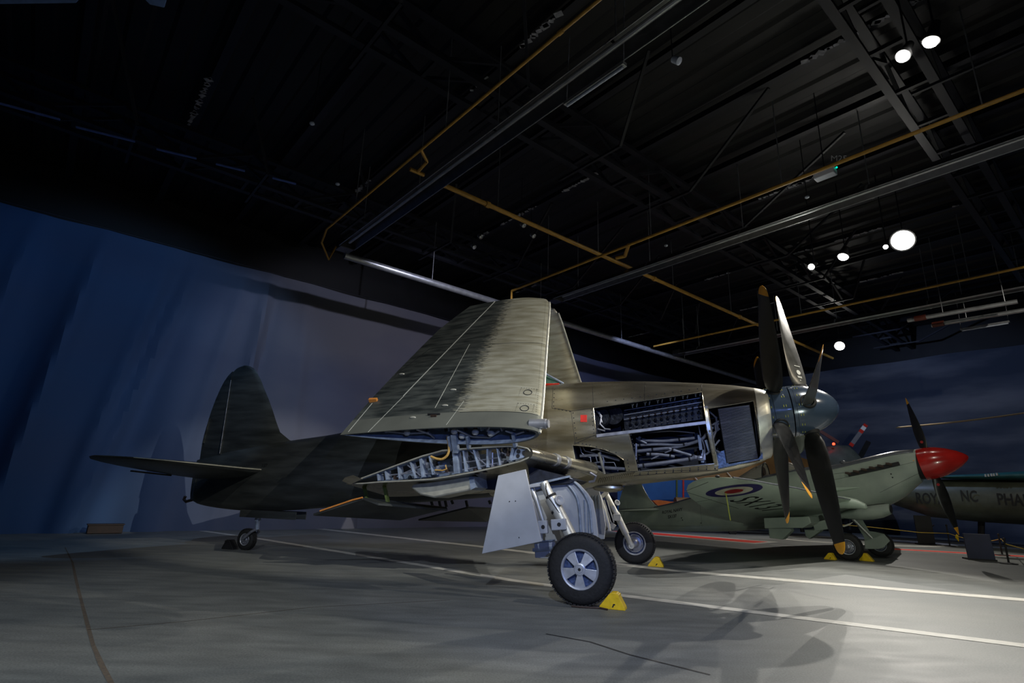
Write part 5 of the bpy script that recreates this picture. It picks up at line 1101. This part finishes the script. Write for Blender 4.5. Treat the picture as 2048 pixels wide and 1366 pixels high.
# ================================================================== BACKGROUND RIGHT
def vat(px, py, p, deg): a = radians(deg); return at_plane(px, py, Vector(p), Vector((-sin(a), cos(a), 0)))
BGp, BGd = (17.4, 23.2, 0), -42.0
bh = empty('dark_fuselage_aircraft', vat(1950, 1075, BGp, BGd)); io = bh.location
V = lambda px, py: vat(px, py, BGp, BGd)
nrm = Vector((sin(radians(BGd)), -cos(radians(BGd)), 0)); nrm = nrm if (CP - Vector(BGp)).dot(nrm) > 0 else -nrm
def bgloft(pts_top, pts_bot, depth, name, m, ee=2.4):
    b = MB(); rings = []
    for t, bo in zip(pts_top, pts_bot):
        T_, B_ = V(*t) - io, V(*bo) - io; c_ = (T_ + B_) / 2; h = (T_ - B_).length / 2
        rings.append([c_ + Vector((0, 0, h * math.copysign(abs(sin(a)) ** (2 / ee), sin(a)))) + nrm * (math.copysign(abs(cos(a)) ** (2 / ee), cos(a)) - 1.0) * depth for a in [2 * pi * k / 32 for k in range(32)]])
    b.loft(rings); return b.build(name, m, bh)
bgloft([(1740, 975), (1780, 963), (1850, 957), (1950, 957), (2048, 957), (2200, 957), (2500, 960)], [(1740, 985), (1780, 1010), (1850, 1034), (1950, 1044), (2048, 1050), (2200, 1060), (2500, 1078)], 1.1, 'fuselage', M['olive'])
bgloft([(1872, 952), (1900, 949), (1950, 947), (2000, 944), (2048, 941), (2200, 930)], [(1872, 955), (1900, 957), (1950, 958), (2000, 959), (2048, 960), (2200, 962)], .5, 'upper_fairing', M['heliteal'])
def bgt(px, py, s): 
    p = V(px, py) - io; d = Vector((cos(radians(BGd)), sin(radians(BGd)), 0)); 
    return lambda x, y: p + nrm * .03 + d * x + Vector((0, 0, y - .02 * x))
for s_, xa, xb, yb in (('ROYAL', 1833, 1903, 1006), ('NC', 1923, 1957, 1002), ('PHAR', 1996, 2066, 1009)): text('name_lettering', s_, .60, bgt(xa, yb, 1), M['ink'], bh, width=(V(xb, 990) - V(xa, 990)).length, bold=.01)
for i, (x, y) in enumerate(((1971, 951), (1977, 950.5), (1983, 950), (1988, 949.5), (1994, 948.5))):
    b = MB(); p = V(x, y) - io + nrm * .02; b.box(p, (.05, .03, .10)); b.build('small_white_letter', M['white'], bh, False)
b = MB(); b.tube([V(1830, 1045) - io, V(1845, 1062) - io, V(1840, 1075) - io], .05, 6); b.tube([V(1845, 1060) - io, V(1868, 1050) - io], .04, 6); b.build('nose_gear', M['black'], bh)
b = MB(); b.ball(V(1838, 1046) - io + nrm * .1, .04, 8); b.build('red_indicator', M['redglow'], bh)
for x_ in (2100, 1960):
    b = MB(); b.tube([V(x_, 1040) - io - nrm, V(x_, 1084) - io - nrm], .11, 8); b.build('main_gear', M['black'], bh)
for (x, y0, y1) in ((1952, 780, 942), ): pass
tag(bh, 'dark olive aircraft with ROYAL lettering along its side, behind the red spinner', 'aircraft')
b = MB(); p, q = vat(1796, 855, (13.5, 21, 0), -20), vat(2090, 820, (13.5, 21, 0), -20)
for _ in (0,):
    b.loft([[p.lerp(q, t) + Vector((0, 0, -.05 * sin(pi * t))) + Vector((0, dy, dz)) for dy, dz in ((-.16, 0), (0, .03), (.16, 0), (0, -.03))] for t in [k / 10 for k in range(11)]])
tag(b.build('rotor_blade', mat('tan_rotor_blade', (0.42, 0.34, 0.22), 0.5), None, False), 'long thin tan rotor blade reaching in from the right edge above the red spinner', 'rotor blade')
# helicopter tail hump with red and white tail rotor
hp_ = (15.0, 29.0, 0); hc = vat(1690, 930, hp_, -10); he = empty('helicopter', hc)
VV = lambda x, y: vat(x, y, hp_, -10) - hc
b = MB(); rings = []
for x, yt, yb in ((1640, 900, 935), (1655, 893, 960), (1675, 890, 985), (1700, 891, 1000), (1712, 900, 1005), (1725, 915, 1010), (1745, 938, 1012), (1765, 960, 1015)):
    T_, B_ = VV(x, yt), VV(x, yb); c_ = (T_ + B_) / 2; h = (T_ - B_).z / 2; rings.append([c_ + Vector((0, .6 * cos(a), h * sin(a))) for a in [2 * pi * k / 24 for k in range(24)]])
b.loft(rings); b.build('body', M['olive'], he)
def hblade(p, q, w, segs):
    P, Q = VV(*p), VV(*q); root = None
    for t0, t1, m in segs:
        b = MB(); b.bar(P.lerp(Q, t0), P.lerp(Q, t1), .06, w, (0, 0, 1)); o = b.build('tail_rotor_blade' if root is None else 'blade_band', m, root or he, False)
        root = root or o
hblade((1701, 892), (1732, 849), .20, [(0.0, .12, M['red']), (.12, .62, mat('blade_mid_grey', (0.16, 0.16, 0.17), .5)), (.62, .75, M['red']), (.75, .9, M['white']), (.9, 1.0, M['red'])])
hblade((1677, 885), (1640, 862), .16, [(0, 1, mat('blade_dull_red', (0.10, 0.03, 0.02), .5))])
b = MB(); b.ball(VV(1654, 890) + Vector((0, -.6, 0)), .07, 8); b.build('red_indicator', M['redglow'], he)
b = MB(); b.tube([VV(1700, 1000), VV(1700, 1060)], .1, 8); b.build('undercarriage_leg', M['black'], he)
tag(he, 'dark helicopter with red and white tail rotor blades behind the green aircraft', 'helicopter')
# biplane behind, panel for the blue-lit wall and orange wing
bp_ = (8.5, 25.5, 0); bc = vat(1450, 1000, bp_, 0); bi = empty('biplane', bc); VB = lambda x, y: vat(x, y, bp_, 0) - bc
def vpoly(name, pts, th, m, par, fn): b = MB(); b.prism([fn(*q) for q in pts], (0, th, 0)); return b.build(name, m, par, False)
vpoly('upper_wing', [(1280, 948), (1300, 958), (1440, 962), (1640, 958), (1660, 935), (1560, 900), (1360, 905)], .25, M['ochre'], bi, VB)
b = MB()
for p, q in (((1386, 952), (1395, 962)), ((1452, 944), (1462, 956)), ((1560, 935), (1590, 960))): b.tube([VB(*p) + Vector((0, -.1, 0)), VB(*q) + Vector((0, -.1, 0))], .02, 6)
b.build('flying_wires', M['white'], bi)
vpoly('lower_wing', [(1305, 1001), (1318, 1000), (1350, 1004), (1350, 1012), (1318, 1013)], .3, mat('orange_wing', (0.5, 0.13, 0.02), .5), bi, VB)
b = MB(); b.tube([VB(1350, 1008), VB(1480, 1020), VB(1620, 1015)], [.3, .5, .45], 14); b.build('fuselage', M['ochre'], bi)
b = MB(); b.tube([VB(1462, 1040), VB(1462, 1066)], .05, 6); b.lathe(VB(1462, 1062) + Vector((0, -.1, 0)), (0, -1, 0), [(0, .17), (.12, .17), (.14, .08)], 16); b.build('tail_wheel', M['black'], bi)
b = MB(); b.tube([VB(1600, 1030), VB(1605, 1064)], .08, 6); b.build('undercarriage_leg', M['black'], bi)
tag(bi, 'ochre winged biplane glimpsed between the engine cowling and the roundel wing', 'biplane')
db = empty('blue_wall_stand_in', at_z(1340, 1056, 0)); dc_ = db.location; VD = lambda x, y: vat(x, y, dc_, 0) - dc_  # panel added in place of the blue-lit corner wall
vpoly('panel', [(1235, 948), (1430, 948), (1430, 1055), (1235, 1055)], .08, M['bluewall'], db, VD)
for x, m in ((1353, M['grbracket']), (1366, M['redline'])):
    b = MB(); b.tube([VD(x, 948) + Vector((0, -.06, 0)), VD(x, 1055) + Vector((0, -.06, 0))], .045, 8); b.build('upright_pole', m, db)
tag(db, 'panel standing in for the blue-lit wall, with two thin uprights behind the roundel wing tip', 'wall panel')
# information boards, stanchions, rope
def board(px, py, w, h, lean, deg, label, m=M['navy']):
    e = empty('information_board', at_z(px, py), deg); R_ = Matrix.Rotation(lean, 3, 'X')
    b = MB(); b.box(R_ @ Vector((0, 0, h / 2)) + Vector((0, 0, .02)), (w, .06, h), R_); b.build('panel', m, e, False, bevel=.01)
    b = MB(); b.box((0, .15, .02), (w * 1.05, .45, .04)); b.build('base', M['black'], e, False); return tag(e, label, 'information board')
board(1854, 1090, .55, 1.05, -.05, -20, 'black upright board standing furthest back on the floor right of the red-nosed aircraft', M['black'])
board(1964, 1121, .62, .68, -.12, -20, 'dark navy board leaning on the floor near the right edge')
def stan(px, py, label, h=.95):
    e = empty('stanchion', at_z(px, py)); b = MB(); b.lathe((0, 0, 0), (0, 0, 1), [(0, .19), (.02, .19), (.035, .05), (.04, .022)], 24); b.build('base', M['black'], e)
    b = MB(); b.tube([(0, 0, .03), (0, 0, h)], .024, 10); b.ball((0, 0, h), .035, 8); b.build('post', M['black'], e); return tag(e, label, 'rope stanchion', 'black stanchions by the right edge')
stan(2018, 1128, 'black stanchion with flat base nearest the right edge', .62); stan(2005, 1111, 'black stanchion just behind the nearest one at the right edge', .62); stan(1900, 1093, 'black stanchion between the two dark boards', .75)
b = MB(); P = [at_z(x, y, .62) for x, y in ((1690, 1050), (1735, 1054), (1790, 1062), (1840, 1067))]; 
def wp(px, py, gy): return vat(px, py, at_z(px, gy, 0), 0)
P = [wp(1660, 1048, 1085), wp(1700, 1051, 1086), wp(1740, 1054, 1088), wp(1840, 1065, 1092), wp(1898, 1067, 1094), wp(1912, 1072, 1096), wp(1945, 1081, 1100), wp(1975, 1083, 1106), wp(2002, 1078, 1111), wp(2012, 1088, 1128), wp(2048, 1098, 1132)]
b.tube(P, .012, 6); tag(b.build('barrier_rope', M['rope'], None), 'thin yellow barrier rope strung between the black stanchions', 'rope')
b = MB(); p = wp(1911, 1075, 1094); b.prism([p, p + Vector((.06, 0, .12)), p + Vector((.12, 0, .08)), p + Vector((.10, 0, -.14))], (0, .02, 0)); tag(b.build('warning_tag', M['chock'], None, False), 'small yellow tag hanging on the barrier rope', 'tag')
